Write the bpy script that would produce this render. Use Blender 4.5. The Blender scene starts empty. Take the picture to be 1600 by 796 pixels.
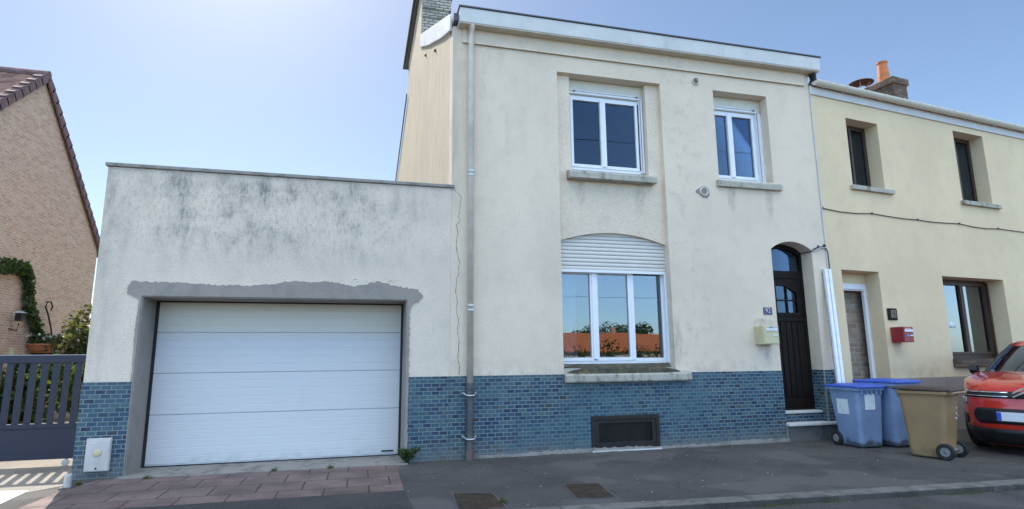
import bpy, bmesh, math, random
from mathutils import Vector, Matrix
from mathutils.geometry import tessellate_polygon
random.seed(7)
R = math.radians
C = bpy.context.scene.collection
SC = bpy.context.scene
S = 0.85            # measuring units of this script -> metres (applied to everything at the end)
CAMH = 1.5
D = 8.916           # distance of the street facade

# ------------------------------------------------------------------ camera
yaw, pitch, roll = 0.255743, 0.17391, -0.0088713
fw = Vector((math.sin(yaw)*math.cos(pitch), math.cos(yaw)*math.cos(pitch), math.sin(pitch)))
rt = Vector((math.cos(yaw), -math.sin(yaw), 0)); up = rt.cross(fw)
r2 = rt*math.cos(roll)+up*math.sin(roll); u2 = up*math.cos(roll)-rt*math.sin(roll)
cam = bpy.data.cameras.new('camera'); co = bpy.data.objects.new('camera', cam); C.objects.link(co)
M = Matrix((r2, u2, -fw)).transposed().to_4x4(); M.translation = (0, 0, CAMH*S); co.matrix_world = M
cam.sensor_width = 36; cam.lens = 905.47/1600*36; cam.clip_start = .05; cam.clip_end = 3000
SC.camera = co
# ------------------------------------------------------------------ sky, sun, exposure
SUN_EL, SUN_AZ = R(46), R(-14.5)      # azimuth clockwise from +Y
w = bpy.data.worlds.new('World'); SC.world = w; w.use_nodes = True
nt = w.node_tree; nt.nodes.clear()
sky = nt.nodes.new('ShaderNodeTexSky'); sky.sky_type = 'NISHITA'; sky.sun_disc = False
sky.sun_elevation = SUN_EL; sky.sun_rotation = SUN_AZ
sky.air_density = 1.0; sky.dust_density = 0.6; sky.ozone_density = 1.5; sky.altitude = 50
bg = nt.nodes.new('ShaderNodeBackground'); bg.inputs['Strength'].default_value = 0.12
wo = nt.nodes.new('ShaderNodeOutputWorld')
# the sky is brighter behind the viewer and overhead than over the houses (warm boost added to light the shaded fronts)
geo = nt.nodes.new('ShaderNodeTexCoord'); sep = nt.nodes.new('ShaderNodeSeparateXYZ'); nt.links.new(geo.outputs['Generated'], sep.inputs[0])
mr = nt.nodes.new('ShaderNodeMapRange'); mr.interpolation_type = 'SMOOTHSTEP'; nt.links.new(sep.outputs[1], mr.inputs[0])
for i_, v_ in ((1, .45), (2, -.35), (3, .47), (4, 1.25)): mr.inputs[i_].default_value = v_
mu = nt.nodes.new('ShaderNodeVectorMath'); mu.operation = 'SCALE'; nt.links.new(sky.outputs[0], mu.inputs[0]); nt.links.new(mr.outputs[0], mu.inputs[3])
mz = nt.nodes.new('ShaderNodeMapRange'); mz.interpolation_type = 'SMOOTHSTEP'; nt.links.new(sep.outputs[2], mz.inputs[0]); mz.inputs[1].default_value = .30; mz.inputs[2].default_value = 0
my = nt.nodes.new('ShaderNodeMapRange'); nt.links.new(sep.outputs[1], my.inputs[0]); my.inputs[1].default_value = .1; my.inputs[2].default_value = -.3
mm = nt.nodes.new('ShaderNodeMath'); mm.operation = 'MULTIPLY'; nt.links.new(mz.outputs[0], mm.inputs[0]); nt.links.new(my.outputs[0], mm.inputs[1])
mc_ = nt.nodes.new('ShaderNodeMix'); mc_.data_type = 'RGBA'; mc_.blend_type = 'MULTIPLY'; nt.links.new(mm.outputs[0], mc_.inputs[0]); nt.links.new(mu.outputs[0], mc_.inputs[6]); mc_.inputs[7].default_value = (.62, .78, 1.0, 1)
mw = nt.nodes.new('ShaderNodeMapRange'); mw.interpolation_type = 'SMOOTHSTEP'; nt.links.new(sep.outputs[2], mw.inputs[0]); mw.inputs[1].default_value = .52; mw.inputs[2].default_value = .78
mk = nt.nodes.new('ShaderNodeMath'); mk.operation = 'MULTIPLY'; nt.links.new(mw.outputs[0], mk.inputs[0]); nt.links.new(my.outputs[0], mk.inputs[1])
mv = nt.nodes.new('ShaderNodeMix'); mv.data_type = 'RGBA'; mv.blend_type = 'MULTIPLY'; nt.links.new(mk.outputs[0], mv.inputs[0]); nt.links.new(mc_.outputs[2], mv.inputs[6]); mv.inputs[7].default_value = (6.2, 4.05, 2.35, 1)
# softer glare round the sun and a slightly greener-free blue over the roofs
vs = nt.nodes.new('ShaderNodeVectorMath'); vs.operation = 'DOT_PRODUCT'; nt.links.new(geo.outputs['Generated'], vs.inputs[0]); vs.inputs[1].default_value = (math.sin(SUN_AZ)*math.cos(SUN_EL), math.cos(SUN_AZ)*math.cos(SUN_EL), math.sin(SUN_EL))
mg = nt.nodes.new('ShaderNodeMapRange'); nt.links.new(vs.outputs['Value'], mg.inputs[0])
for i_, v_ in ((1, .35), (2, 1.0), (3, 1.0), (4, .70)): mg.inputs[i_].default_value = v_
ms_ = nt.nodes.new('ShaderNodeVectorMath'); ms_.operation = 'SCALE'; nt.links.new(mv.outputs[2], ms_.inputs[0]); nt.links.new(mg.outputs[0], ms_.inputs[3])
mt_ = nt.nodes.new('ShaderNodeVectorMath'); mt_.operation = 'MULTIPLY'; nt.links.new(ms_.outputs[0], mt_.inputs[0]); mt_.inputs[1].default_value = (.97, 1.0, 1.02)
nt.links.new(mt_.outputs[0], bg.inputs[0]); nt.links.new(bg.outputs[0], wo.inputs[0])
sl = bpy.data.lights.new('sun', 'SUN'); sl.energy = 2.4; sl.angle = R(.5); sl.color = (1, .94, .84)
so = bpy.data.objects.new('sun', sl); C.objects.link(so)
sd = Vector((math.sin(SUN_AZ)*math.cos(SUN_EL), math.cos(SUN_AZ)*math.cos(SUN_EL), math.sin(SUN_EL)))
so.rotation_euler = sd.to_track_quat('Z', 'Y').to_euler(); so.location = (0, 0, 30)
SC.view_settings.view_transform = 'Standard'; SC.view_settings.look = 'None'
SC.view_settings.gamma = 1; SC.view_settings.exposure = 1.68
SC.view_settings.use_curve_mapping = False

# ------------------------------------------------------------------ node helpers
class NT:
    def __init__(s, name):
        s.m = bpy.data.materials.new(name); s.m.use_nodes = True; s.t = s.m.node_tree; s.t.nodes.clear()
        s.out = s.n('ShaderNodeOutputMaterial'); s.b = s.n('ShaderNodeBsdfPrincipled')
        s.l(s.b.outputs[0], s.out.inputs[0])
        tc = s.n('ShaderNodeTexCoord'); vm = s.n('ShaderNodeVectorMath'); vm.operation = 'SCALE'
        s.l(tc.outputs['Object'], vm.inputs[0]); vm.inputs[3].default_value = 1/S
        s.co = vm.outputs[0]
        sx = s.n('ShaderNodeSeparateXYZ'); s.l(s.co, sx.inputs[0]); s.x, s.y, s.z = sx.outputs
        ge = s.n('ShaderNodeNewGeometry'); vw = s.n('ShaderNodeVectorMath'); vw.operation = 'SCALE'
        s.l(ge.outputs['Position'], vw.inputs[0]); vw.inputs[3].default_value = 1/S; s.wco = vw.outputs[0]
        s.isl = ge.outputs['Random Per Island']
    def n(s, t): return s.t.nodes.new(t)
    def l(s, a, b): s.t.links.new(a, b)
    def put(s, v, sock):
        if hasattr(v, 'is_linked') or hasattr(v, 'links'): s.l(v, sock)
        else: sock.default_value = v
    def math(s, op, a, b=0.0, c=None, clamp=False):
        n = s.n('ShaderNodeMath'); n.operation = op; n.use_clamp = clamp; s.put(a, n.inputs[0]); s.put(b, n.inputs[1])
        if c is not None: s.put(c, n.inputs[2])
        return n.outputs[0]
    def noise(s, scale, detail=3, rough=.55, vec=None, st=(1, 1, 1), dist=0.0):
        n = s.n('ShaderNodeTexNoise'); n.inputs['Scale'].default_value = scale; n.inputs['Detail'].default_value = detail
        n.inputs['Roughness'].default_value = rough; n.inputs['Distortion'].default_value = dist
        v = vec or s.co
        if st != (1, 1, 1):
            mp = s.n('ShaderNodeMapping'); mp.inputs['Scale'].default_value = st; s.l(v, mp.inputs[0]); v = mp.outputs[0]
        s.l(v, n.inputs['Vector']); return n.outputs['Fac']
    def voro(s, scale, vec=None, feature='F1', out='Distance'):
       
        n = s.n('ShaderNodeTexVoronoi'); n.feature = feature; n.inputs['Scale'].default_value = scale; s.l(vec or s.co, n.inputs['Vector']); return n.outputs[out]
    def rng(s, v, a, b, c=0., d=1., smooth=True):
        n = s.n('ShaderNodeMapRange'); n.interpolation_type = 'SMOOTHSTEP' if smooth else 'LINEAR'
        s.put(v, n.inputs[0]); n.inputs[1].default_value = a; n.inputs[2].default_value = b; n.inputs[3].default_value = c; n.inputs[4].default_value = d
        return n.outputs[0]
    def mix(s, f, a, b, mode='MIX'):
        n = s.n('ShaderNodeMix'); n.data_type = 'RGBA'; n.blend_type = mode
        s.put(f, n.inputs[0])
        for v, k in ((a, 6), (b, 7)):
            if isinstance(v, (tuple, list)): n.inputs[k].default_value = (*v[:3], 1)
            else: s.l(v, n.inputs[k])
        return n.outputs[2]
    def ramp(s, v, stops, const=False):
        n = s.n('ShaderNodeValToRGB'); cr = n.color_ramp; cr.interpolation = 'CONSTANT' if const else 'LINEAR'
        while len(cr.elements) < len(stops): cr.elements.new(.5)
        for e, (p, c) in zip(cr.elements, stops): e.position = p; e.color = (*c, 1)
        s.l(v, n.inputs[0]); return n.outputs[0]
    def bump(s, h, strength=.5, dist=.01, nrm=None):
        n = s.n('ShaderNodeBump'); n.inputs['Strength'].default_value = strength; n.inputs['Distance'].default_value = dist
        s.put(h, n.inputs['Height'])
        if nrm: s.l(nrm, n.inputs['Normal'])
        return n.outputs[0]
    def fin(s, col, rough=.8, nrm=None, metal=0., spec=None, coat=None):
        if isinstance(col, (tuple, list)): s.b.inputs['Base Color'].default_value = (*col[:3], 1)
        else: s.l(col, s.b.inputs['Base Color'])
        s.put(rough, s.b.inputs['Roughness']); s.b.inputs['Metallic'].default_value = metal
        if spec is not None: s.b.inputs['Specular IOR Level'].default_value = spec
        if coat: s.b.inputs['Coat Weight'].default_value = coat; s.b.inputs['Coat Roughness'].default_value = .04
        if nrm: s.l(nrm, s.b.inputs['Normal'])
        return s.m

def simple(name, col, rough=.5, metal=0., var=.12, scale=6, bump=.0, bscale=80, dirt=None, spec=None, coat=None):
    s = NT(name); n = s.noise(scale, 5, .6)
    c = s.mix(s.rng(n, .3, .7), tuple(x*(1-var) for x in col), tuple(min(1, x*(1+var)) for x in col))
    if dirt:
        d = s.rng(s.noise(scale*.7, 6, .7, st=(1, 1, .4)), .52, .72, 0, dirt[1]); c = s.mix(d, c, dirt[0])
    nr = s.bump(s.noise(bscale, 3), bump, .004) if bump else None
    rr = s.rng(n, .3, .7, max(.03, rough-.07), min(1, rough+.07))
    return s.fin(c, rr, nr, metal, spec, coat)

def stucco(name, col, dirt, stains, grain=1.0, extra=0.0):
    """rough-cast render. stains(s) -> factor of dark algae"""
    s = NT(name)
    big = s.noise(.55, 4, .6); mid = s.noise(3.2, 5, .65); fine = s.noise(75, 3, .7); grit = s.voro(110)
    c = s.mix(s.rng(big, .3, .7), tuple(x*.93 for x in col), tuple(min(1, x*1.05) for x in col))
    c = s.mix(s.math('MULTIPLY', s.rng(mid, .45, .75), .35), c, tuple(a*.6+b*.4 for a, b in zip(col, dirt)))
    f = stains(s) if stains else None
    if f is not None: c = s.mix(f, c, dirt)
    c = s.mix(s.math('MULTIPLY', s.rng(fine, .42, .68), .48*grain), c, tuple(x*.5 for x in col))
    c = s.mix(s.math('MULTIPLY', s.rng(fine, .50, .22), .40*grain), c, tuple(min(.9, x*1.3) for x in col))
    h = s.math('ADD', s.math('MULTIPLY', fine, 1.0), s.math('MULTIPLY', grit, .7))
    return s.fin(c, .92, s.bump(h, .55*grain, .012), spec=.2)

def brick(name, bw, bh, mortar, ramp, mcol, rough=.8, bump=.5, off=(0, 0), depth=.01, noise_amt=.25, spec=None, swap=None, vary_rough=None, distort=0.0):
    s = NT(name)
    u = s.math('ADD', s.x, s.y) if swap is None else getattr(s, swap[0])
    v = s.z if swap is None else getattr(s, swap[1])
    cb = s.n('ShaderNodeCombineXYZ'); s.l(s.math('ADD', u, 50+off[0]), cb.inputs[0]); s.l(s.math('ADD', v, 50*bh*20+off[1]), cb.inputs[1])
    vec = cb.outputs[0]
    if distort:
        nz = s.n('ShaderNodeTexNoise'); nz.inputs['Scale'].default_value = 9; s.l(s.co, nz.inputs[0])
        a = s.n('ShaderNodeVectorMath'); a.operation = 'SCALE'; s.l(nz.outputs['Color'], a.inputs[0]); a.inputs[3].default_value = distort
        b = s.n('ShaderNodeVectorMath'); b.operation = 'ADD'; s.l(vec, b.inputs[0]); s.l(a.outputs[0], b.inputs[1]); vec = b.outputs[0]
    t = s.n('ShaderNodeTexBrick'); s.l(vec, t.inputs['Vector'])
    t.inputs['Scale'].default_value = 1; t.inputs['Brick Width'].default_value = bw; t.inputs['Row Height'].default_value = bh
    t.inputs['Mortar Size'].default_value = mortar; t.inputs['Mortar Smooth'].default_value = .25; t.inputs['Bias'].default_value = 0
    t.inputs['Color1'].default_value = (0, 0, 0, 1); t.inputs['Color2'].default_value = (1, 1, 1, 1); t.inputs['Mortar'].default_value = (0, 0, 0, 1)
    c = s.ramp(t.outputs['Color'], ramp)
    n = s.noise(2.2, 5, .6); n2 = s.noise(40, 3, .6)
    c = s.mix(s.math('MULTIPLY', s.rng(n, .35, .7), noise_amt), c, tuple(x*.55 for x in mcol))
    c = s.mix(s.math('MULTIPLY', s.rng(n2, .4, .7), noise_amt), c, tuple(x*.6 for x in ramp[0][1]))
    mc = s.mix(s.rng(s.noise(5, 4), .3, .7), tuple(x*.75 for x in mcol), mcol)
    c = s.mix(t.outputs['Fac'], c, mc)
    if name == 'glazed_tiles':
        sp = s.math('MULTIPLY', s.rng(s.math('ADD', s.z, s.math('MULTIPLY', s.noise(3, 5, .7), .35)), .52, .16), .55); c = s.mix(sp, c, (.16, .155, .14))
        bl = s.rng(s.noise(.8, 3), .45, .65, 0, .35); c = s.mix(bl, c, (.05, .13, .17), 'MIX')
    h = s.math('ADD', s.math('MULTIPLY', s.math('SUBTRACT', 1, t.outputs['Fac']), 1.0), s.math('MULTIPLY', n2, .25))
    rr = s.mix(t.outputs['Fac'], (rough,)*3, (.9,)*3)
    return s.fin(c, rr, s.bump(h, bump, depth), spec=spec)

# ------------------------------------------------------------------ materials
MT = {}
def garage_st(s):
    s.x = s.math('ADD', s.x, -3.48)
    blot = s.rng(s.noise(1.3, 6, .7), .38, .64); str_ = s.rng(s.noise(7, 5, .7, st=(1, 1, .30)), .34, .76)
    spots = s.rng(s.noise(24, 5, .75, st=(1, 1, .5)), .48, .68)
    zz = s.math('MULTIPLY', s.rng(s.z, 2.55, 3.5), s.rng(s.z, 4.45, 3.9, .15, 1)); xx = s.math('MULTIPLY', s.rng(s.x, -3.6, -2.6, .55, 1), s.rng(s.x, 1.2, -.6, .25, 1))
    a = s.math('MULTIPLY', s.math('ADD', s.math('MULTIPLY', blot, .16), s.math('MULTIPLY', s.math('MULTIPLY', blot, str_), .75)), s.math('MULTIPLY', zz, xx))
    a = s.math('ADD', a, s.math('MULTIPLY', s.math('MULTIPLY', spots, zz), s.math('MULTIPLY', xx, .30)))
    # green algae down the free corner
    b = s.math('MULTIPLY', s.rng(s.x, -3.0, -3.5), s.rng(s.noise(4, 4, st=(1, 1, .3)), .35, .7, 0, .45))
    return s.math('ADD', s.math('MULTIPLY', a, 1.45), b, clamp=True)
MT['render_garage'] = stucco('render_garage', (.83, .705, .57), (.21, .205, .195), garage_st)
def house_st(s):
    sx_ = s.x; s.x = s.math('ADD', s.x, 1.34)
    str_ = s.rng(s.noise(4.5, 5, .7, st=(1, 1, .25)), .45, .75)
    a = s.math('MULTIPLY', s.math('MULTIPLY', str_, s.rng(s.x, 3.6, 1.8)), s.rng(s.z, 4.2, 5.2)) 
    b = s.math('MULTIPLY', s.rng(s.x, 1.62, 1.36), s.rng(s.noise(3, 4, st=(1, 1, .3)), .3, .7, .3, .9))
    b = s.math('MULTIPLY', b, s.rng(s.z, 3.3, 4.4))
    c = s.math('MULTIPLY', s.math('MULTIPLY', s.rng(s.noise(5, 5, .7), .5, .72), s.rng(s.x, 5.1, 5.35)), s.math('MULTIPLY', s.rng(s.x, 6.4, 5.5), .35))
    d = s.math('MULTIPLY', s.rng(s.z, 1.6, 1.2), s.rng(s.noise(6, 4), .4, .7, 0, .3))
    def spot(x, z, rx, rz, k):
        q = s.math('ADD', s.math('POWER', s.math('MULTIPLY', s.math('SUBTRACT', s.x, x), 1/rx), 2), s.math('POWER', s.math('MULTIPLY', s.math('SUBTRACT', s.z, z), 1/rz), 2))
        return s.math('MULTIPLY', s.rng(q, 1, 0), s.rng(s.noise(14, 4, .7, st=(1, 1, .4)), .35, .65, .2*k, k))
    OX = 0
    c = s.math('ADD', c, s.math('ADD', s.math('ADD', spot(6.93-OX, 2.04, .28, .12, .7), spot(7.0-OX, 1.52, .10, .30, .5)), s.math('ADD', spot(5.22-OX, 1.75, .12, .5, .5), spot(3.0-OX, 3.1, .35, 1.2, .12))))
    for xx, zz in ((3.6, 4.3), (4.7, 4.25), (6.5, 4.35), (7.3, 4.3)): c = s.math('ADD', c, spot(xx-OX, zz, .12, .40, .5))
    return s.math('ADD', s.math('ADD', s.math('MULTIPLY', a, .26), s.math('MULTIPLY', b, .55)), s.math('ADD', c, d), clamp=True)
MT['render_house'] = stucco('render_house', (.85, .712, .555), (.29, .27, .225), house_st)
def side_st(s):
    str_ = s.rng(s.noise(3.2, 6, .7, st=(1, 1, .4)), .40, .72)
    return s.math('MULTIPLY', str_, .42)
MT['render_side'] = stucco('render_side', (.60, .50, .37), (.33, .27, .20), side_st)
def nb_st(s): return s.math('MULTIPLY', s.rng(s.z, 1.5, 1.0), s.rng(s.noise(3, 4), .4, .7, 0, .4))
MT['render_neighbour'] = stucco('render_neighbour', (.77, .62, .405), (.30, .27, .2), nb_st, grain=.55)
MT['cement'] = stucco('cement', (.34, .30, .265), (.22, .22, .2), lambda s: s.rng(s.noise(3, 5), .45, .7, 0, .6), grain=.6)
MT['concrete'] = stucco('concrete', (.34, .32, .29), (.13, .13, .11), lambda s: s.rng(s.noise(4, 6, .7), .45, .68, 0, .8), grain=.9)
MT['kerb'] = stucco('kerb_stone', (.22, .205, .185), (.09, .09, .07), lambda s: s.rng(s.noise(5, 6, .7), .42, .66, 0, .8), grain=.9)
MT['dark_concrete'] = stucco('dark_concrete', (.15, .15, .145), (.07, .08, .07), lambda s: s.rng(s.noise(4, 6, .7), .45, .68, 0, .8), grain=.9)
MT['stone_sill'] = stucco('stone_sill', (.47, .44, .37), (.12, .11, .08), lambda s: s.rng(s.noise(7, 6, .7, st=(1, 1, .5)), .48, .68, 0, .85), grain=.7)
MT['tiles'] = brick('glazed_tiles', .122, .058, .0056,
    [(0, (.040, .032, .042)), (.025, (.018, .026, .055)), (.18, (.016, .040, .090)), (.45, (.026, .072, .125)), (.70, (.040, .098, .135)), (.96, (.066, .130, .145)), (1, (.060, .060, .062))],
    (.23, .29, .285), rough=.42, bump=.45, depth=.004, noise_amt=.22, off=(0, .048), spec=.3)
MT['red_brick'] = brick('pink_brick', .235, .072, .011,
    [(0, (.52, .28, .18)), (.4, (.62, .37, .26)), (.7, (.68, .43, .31)), (1, (.72, .48, .36))], (.76, .66, .54), rough=.85, bump=.7, depth=.012, noise_amt=.3)
MT['grey_brick'] = brick('chimney_brick', .23, .085, .013,
    [(0, (.36, .33, .27)), (.4, (.50, .47, .39)), (.8, (.60, .56, .46)), (1, (.44, .38, .30))], (.16, .15, .13), rough=.9, bump=.9, depth=.02, noise_amt=.35)
MT['old_brick'] = brick('old_brick', .23, .085, .014,
    [(0, (.10, .06, .045)), (.4, (.20, .12, .08)), (.75, (.30, .21, .14)), (1, (.14, .10, .08))], (.12, .10, .08), rough=.95, bump=1.0, depth=.03, noise_amt=.5, distort=.02)
MT['infill_brick'] = brick('infill_brick', .25, .095, .012,
    [(0, (.25, .17, .12)), (.4, (.33, .23, .16)), (.75, (.42, .32, .24)), (1, (.28, .21, .16))], (.40, .37, .33), rough=.9, bump=.9, depth=.02, noise_amt=.4)
MT['paving'] = brick('pink_paving', .50, .50, .010,
    [(0, (.17, .115, .105)), (.4, (.22, .145, .13)), (.7, (.25, .17, .15)), (1, (.19, .135, .125))], (.05, .05, .035), rough=.85, bump=.6, depth=.01, noise_amt=.5, swap=('x', 'y'), off=(.08, .07), distort=.012)

def asphalt(name, col, patch=1.0):
    s = NT(name); v = s.wco
    big = s.noise(.7, 5, .6, v); fine = s.noise(140, 2, .8, v); vo = s.voro(95, v); st = s.noise(2.6, 6, .7, v)
    c = s.mix(s.rng(big, .32, .68), tuple(x*.72 for x in col), tuple(x*1.3 for x in col))
    c = s.mix(s.math('MULTIPLY', s.rng(st, .5, .72), .6*patch), c, (col[0]*.55, col[1]*.56, col[2]*.52))
    c = s.mix(s.math('MULTIPLY', s.rng(fine, .5, .75), .8), c, (.30, .29, .28))
    c = s.mix(s.math('MULTIPLY', s.rng(vo, .25, .6), .5), c, tuple(x*.45 for x in col))
    ck = s.voro(.9, vec=None, feature='DISTANCE_TO_EDGE') if False else None
    wv = s.n('ShaderNodeVectorMath'); wv.operation = 'ADD'; nz = s.n('ShaderNodeTexNoise'); nz.inputs['Scale'].default_value = 2.5; nz.inputs['Detail'].default_value = 6; s.l(v, nz.inputs[0]); sc2 = s.n('ShaderNodeVectorMath'); sc2.operation = 'SCALE'; s.l(nz.outputs['Color'], sc2.inputs[0]); sc2.inputs[3].default_value = .5; s.l(v, wv.inputs[0]); s.l(sc2.outputs[0], wv.inputs[1])
    ed = s.voro(.42, wv.outputs[0], 'DISTANCE_TO_EDGE'); c = s.mix(s.math('MULTIPLY', s.rng(ed, .007, .002), .38*patch), c, tuple(x*.25 for x in col))
    blob = s.rng(s.noise(.9, 2, .4, v), .54, .62, 0, .55*patch); c = s.mix(blob, c, tuple(x*1.5 for x in col))
    oil = s.rng(s.noise(3.4, 3, .5, v), .66, .74, 0, .55*patch); c = s.mix(oil, c, tuple(x*.45 for x in col))
    moss = s.math('MULTIPLY', s.rng(s.noise(1.3, 5, .7, v), .58, .75), .4); c = s.mix(moss, c, (.07, .08, .04))
    return s.fin(c, .88, s.bump(s.math('ADD', fine, vo), .6, .01), spec=.3)
MT['pavement'] = asphalt('pavement_asphalt', (.098, .089, .082))
MT['patch_asphalt'] = asphalt('patch_asphalt', (.062, .057, .053), .6)
MT['road'] = asphalt('road_asphalt', (.09, .082, .077))
MT['apron'] = asphalt('apron', (.34, .30, .25), .4)
s = NT('far_ground'); MT['far_ground'] = s.fin(s.mix(s.rng(s.noise(.2, 5, .6, s.wco), .35, .65), (.07, .095, .035), (.17, .16, .09)), .95)
MT['pvc'] = simple('white_pvc', (.78, .80, .83), .35, var=.03, dirt=((.5, .48, .42), .15))
MT['pvc_cream'] = simple('cream_pvc', (.68, .65, .55), .45, var=.04, dirt=((.4, .36, .28), .3))
MT['shutter'] = simple('shutter_white', (.66, .635, .58), .5, var=.04)
MT['fascia'] = simple('painted_fascia', (.60, .60, .58), .6, var=.07, scale=2.5, dirt=((.33, .31, .27), .35))
MT['soffit'] = simple('soffit_paint', (.56, .50, .40), .75, var=.08, dirt=((.3, .26, .2), .3))
MT['zinc'] = simple('zinc', (.52, .53, .54), .45, .35, var=.10, scale=5, dirt=((.25, .25, .26), .5))
MT['flashing'] = simple('zinc_flashing', (.66, .65, .62), .5, .1, var=.12, scale=4, dirt=((.22, .24, .28), .5))
MT['lead'] = simple('dark_lead', (.10, .10, .11), .6, .2, var=.2, dirt=((.2, .19, .16), .5))
MT['downpipe'] = simple('grey_downpipe', (.64, .56, .45), .5, var=.10, scale=4, dirt=((.27, .25, .23), .35))
MT['cast_iron'] = simple('cast_iron', (.095, .095, .10), .65, .2, var=.3, scale=6, dirt=((.20, .085, .04), .9), bump=.3)
MT['galv'] = simple('galvanised', (.6, .6, .6), .4, .7)
MT['black'] = simple('black_rubber', (.015, .015, .016), .6, var=.3)
MT['dark_wood'] = None
s = NT('dark_wood'); g = s.noise(6, 6, .7, st=(6, 6, .4)); MT['dark_wood'] = s.fin(s.mix(s.rng(g, .3, .7), (.005, .0035, .003), (.016, .010, .008)), .6, s.bump(g, .3, .004), spec=.2)
s = NT('brown_wood'); g = s.noise(6, 6, .7, st=(6, 6, .4)); MT['brown_wood'] = s.fin(s.mix(s.rng(g, .3, .7), (.035, .018, .010), (.085, .042, .024)), .5, s.bump(g, .3, .004))
s = NT('garage_door'); g = s.noise(9, 5, .7, st=(.5, 6, 7)); st = s.rng(s.noise(2.5, 5, .6), .5, .75, 0, .18)
c = s.mix(s.rng(s.z, 1.72, 2.0), (.64, .64, .64), (.66, .62, .52)); c = s.mix(st, c, (.50, .50, .46))
MT['garage_door'] = s.fin(s.mix(s.math('MULTIPLY', s.rng(s.z, .22, .02), s.rng(s.noise(5, 5), .4, .7, .1, .55)), c, (.38, .38, .38)), .42, s.bump(g, .35, .004))
MT['grille'] = simple('black_grille', (.016, .012, .010), .6, .1, var=.4, dirt=((.06, .04, .03), .5))
MT['gate'] = simple('gate_paint', (.020, .022, .042), .5, var=.12)
MT['terracotta'] = simple('terracotta', (.55, .20, .09), .75, var=.15)
MT['clay_pot'] = simple('clay_chimney_pot', (.58, .19, .07), .75, var=.2, dirt=((.2, .08, .05), .4))
MT['rust'] = simple('rusty_metal', (.16, .07, .05), .7, .4, var=.4, dirt=((.05, .04, .04), .6))
MT['cover'] = None
s = NT('manhole_iron')
a = s.math('SINE', s.math('MULTIPLY', s.x, 180)); b = s.math('SINE', s.math('MULTIPLY', s.y, 180))
h = s.rng(s.math('MULTIPLY', a, b), .1, .5)
MT['cover'] = s.fin(s.mix(s.rng(s.noise(8, 5, .7), .4, .65), (.036, .024, .015), (.085, .055, .032)), .75, s.bump(h, .9, .01), .3)
def bin_mat(name, col, grime):
    s = NT(name); n = s.noise(3, 5, .6); c = s.mix(s.rng(n, .3, .7), tuple(x*.88 for x in col), tuple(x*1.10 for x in col))
    sc_ = s.rng(s.noise(9, 5, .7, st=(1, 1, 4)), .60, .70, 0, .35); c = s.mix(sc_, c, tuple(x*.55 for x in col))
    pale = s.rng(s.noise(26, 3, .7, st=(.4, .4, 2)), .66, .74, 0, .35); c = s.mix(pale, c, tuple(min(.8, x*1.6) for x in col))
    lowz = s.math('ADD', s.z, s.math('MULTIPLY', s.math('SUBTRACT', s.noise(7, 4), .5), .35)); c = s.mix(s.rng(lowz, .16, .05, 0, .8), c, grime)
    return s.fin(c, s.rng(n, .3, .7, .42, .6), s.bump(s.noise(120, 2), .2, .003))
MT['bin_blue'] = bin_mat('bin_blue', (.20, .285, .44), (.035, .035, .03))
MT['lid_blue'] = simple('lid_blue', (.035, .10, .45), .40, var=.12, bump=.1)
MT['bin_tan'] = bin_mat('bin_tan', (.30, .195, .095), (.13, .095, .055))
MT['lid_brown'] = simple('lid_brown', (.060, .035, .026), .5, var=.2)
MT['sticker'] = simple('paper_sticker', (.70, .74, .76), .7, var=.12, scale=30, dirt=((.3, .35, .42), .6))
MT['hub'] = simple('grey_hub', (.22, .22, .22), .6, var=.2)
MT['letterbox'] = simple('beige_letterbox', (.56, .50, .30), .45, var=.05, dirt=((.3, .27, .17), .2))
MT['red_box'] = simple('red_letterbox', (.26, .022, .028), .4, var=.08)
MT['silver'] = simple('brushed_silver', (.62, .64, .66), .35, .4, var=.05)
MT['enamel'] = simple('enamel_blue', (.006, .012, .10), .6, var=.05)
MT['white_paint'] = simple('white_paint', (.62, .61, .58), .6, var=.08, dirt=((.35, .32, .28), .4))
MT['meter_box'] = simple('meter_box', (.52, .50, .47), .55, var=.08, dirt=((.30, .17, .10), .35))
MT['brass'] = simple('old_brass', (.16, .13, .07), .5, .3, var=.3)
MT['label_blue'] = simple('label_blue', (.05, .22, .75), .4)
MT['car_red'] = simple('car_red', (.56, .026, .014), .28, var=.02, scale=1, coat=1.0)
MT['chrome'] = simple('chrome', (.75, .76, .78), .08, 1.0, var=.02)
MT['plastic'] = simple('black_plastic', (.012, .012, .013), .45, var=.2)
MT['plate'] = simple('number_plate', (.70, .72, .76), .35, var=.03)
MT['eu_blue'] = simple('plate_blue', (.02, .09, .55), .4)
MT['lamp_glass'] = simple('headlamp', (.42, .45, .48), .10, .6, var=.2, scale=25, coat=1.0)
MT['curtain'] = simple('curtain_cloth', (.72, .76, .80), .9, var=.06)
MT['brown_cloth'] = simple('brown_curtain', (.10, .075, .06), .9, var=.1)
MT['grey_cloth'] = simple('grey_curtain', (.25, .26, .27), .9, var=.1)
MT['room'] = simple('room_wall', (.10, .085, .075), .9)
MT['trim'] = simple('white_profile', (.82, .83, .88), .3, var=.04)
MT['wire'] = simple('black_cable', (.02, .02, .022), .6)
s = NT('mossy_sill')
MT['moss_sill'] = s.fin(s.ramp(s.noise(9, 6, .75), [(.30, (.03, .03, .022)), (.50, (.07, .065, .045)), (.60, (.12, .10, .05)), (.66, (.30, .20, .04)), (.74, (.20, .18, .14))]), .95, s.bump(s.noise(50, 4, .7), .8, .012))
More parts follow.
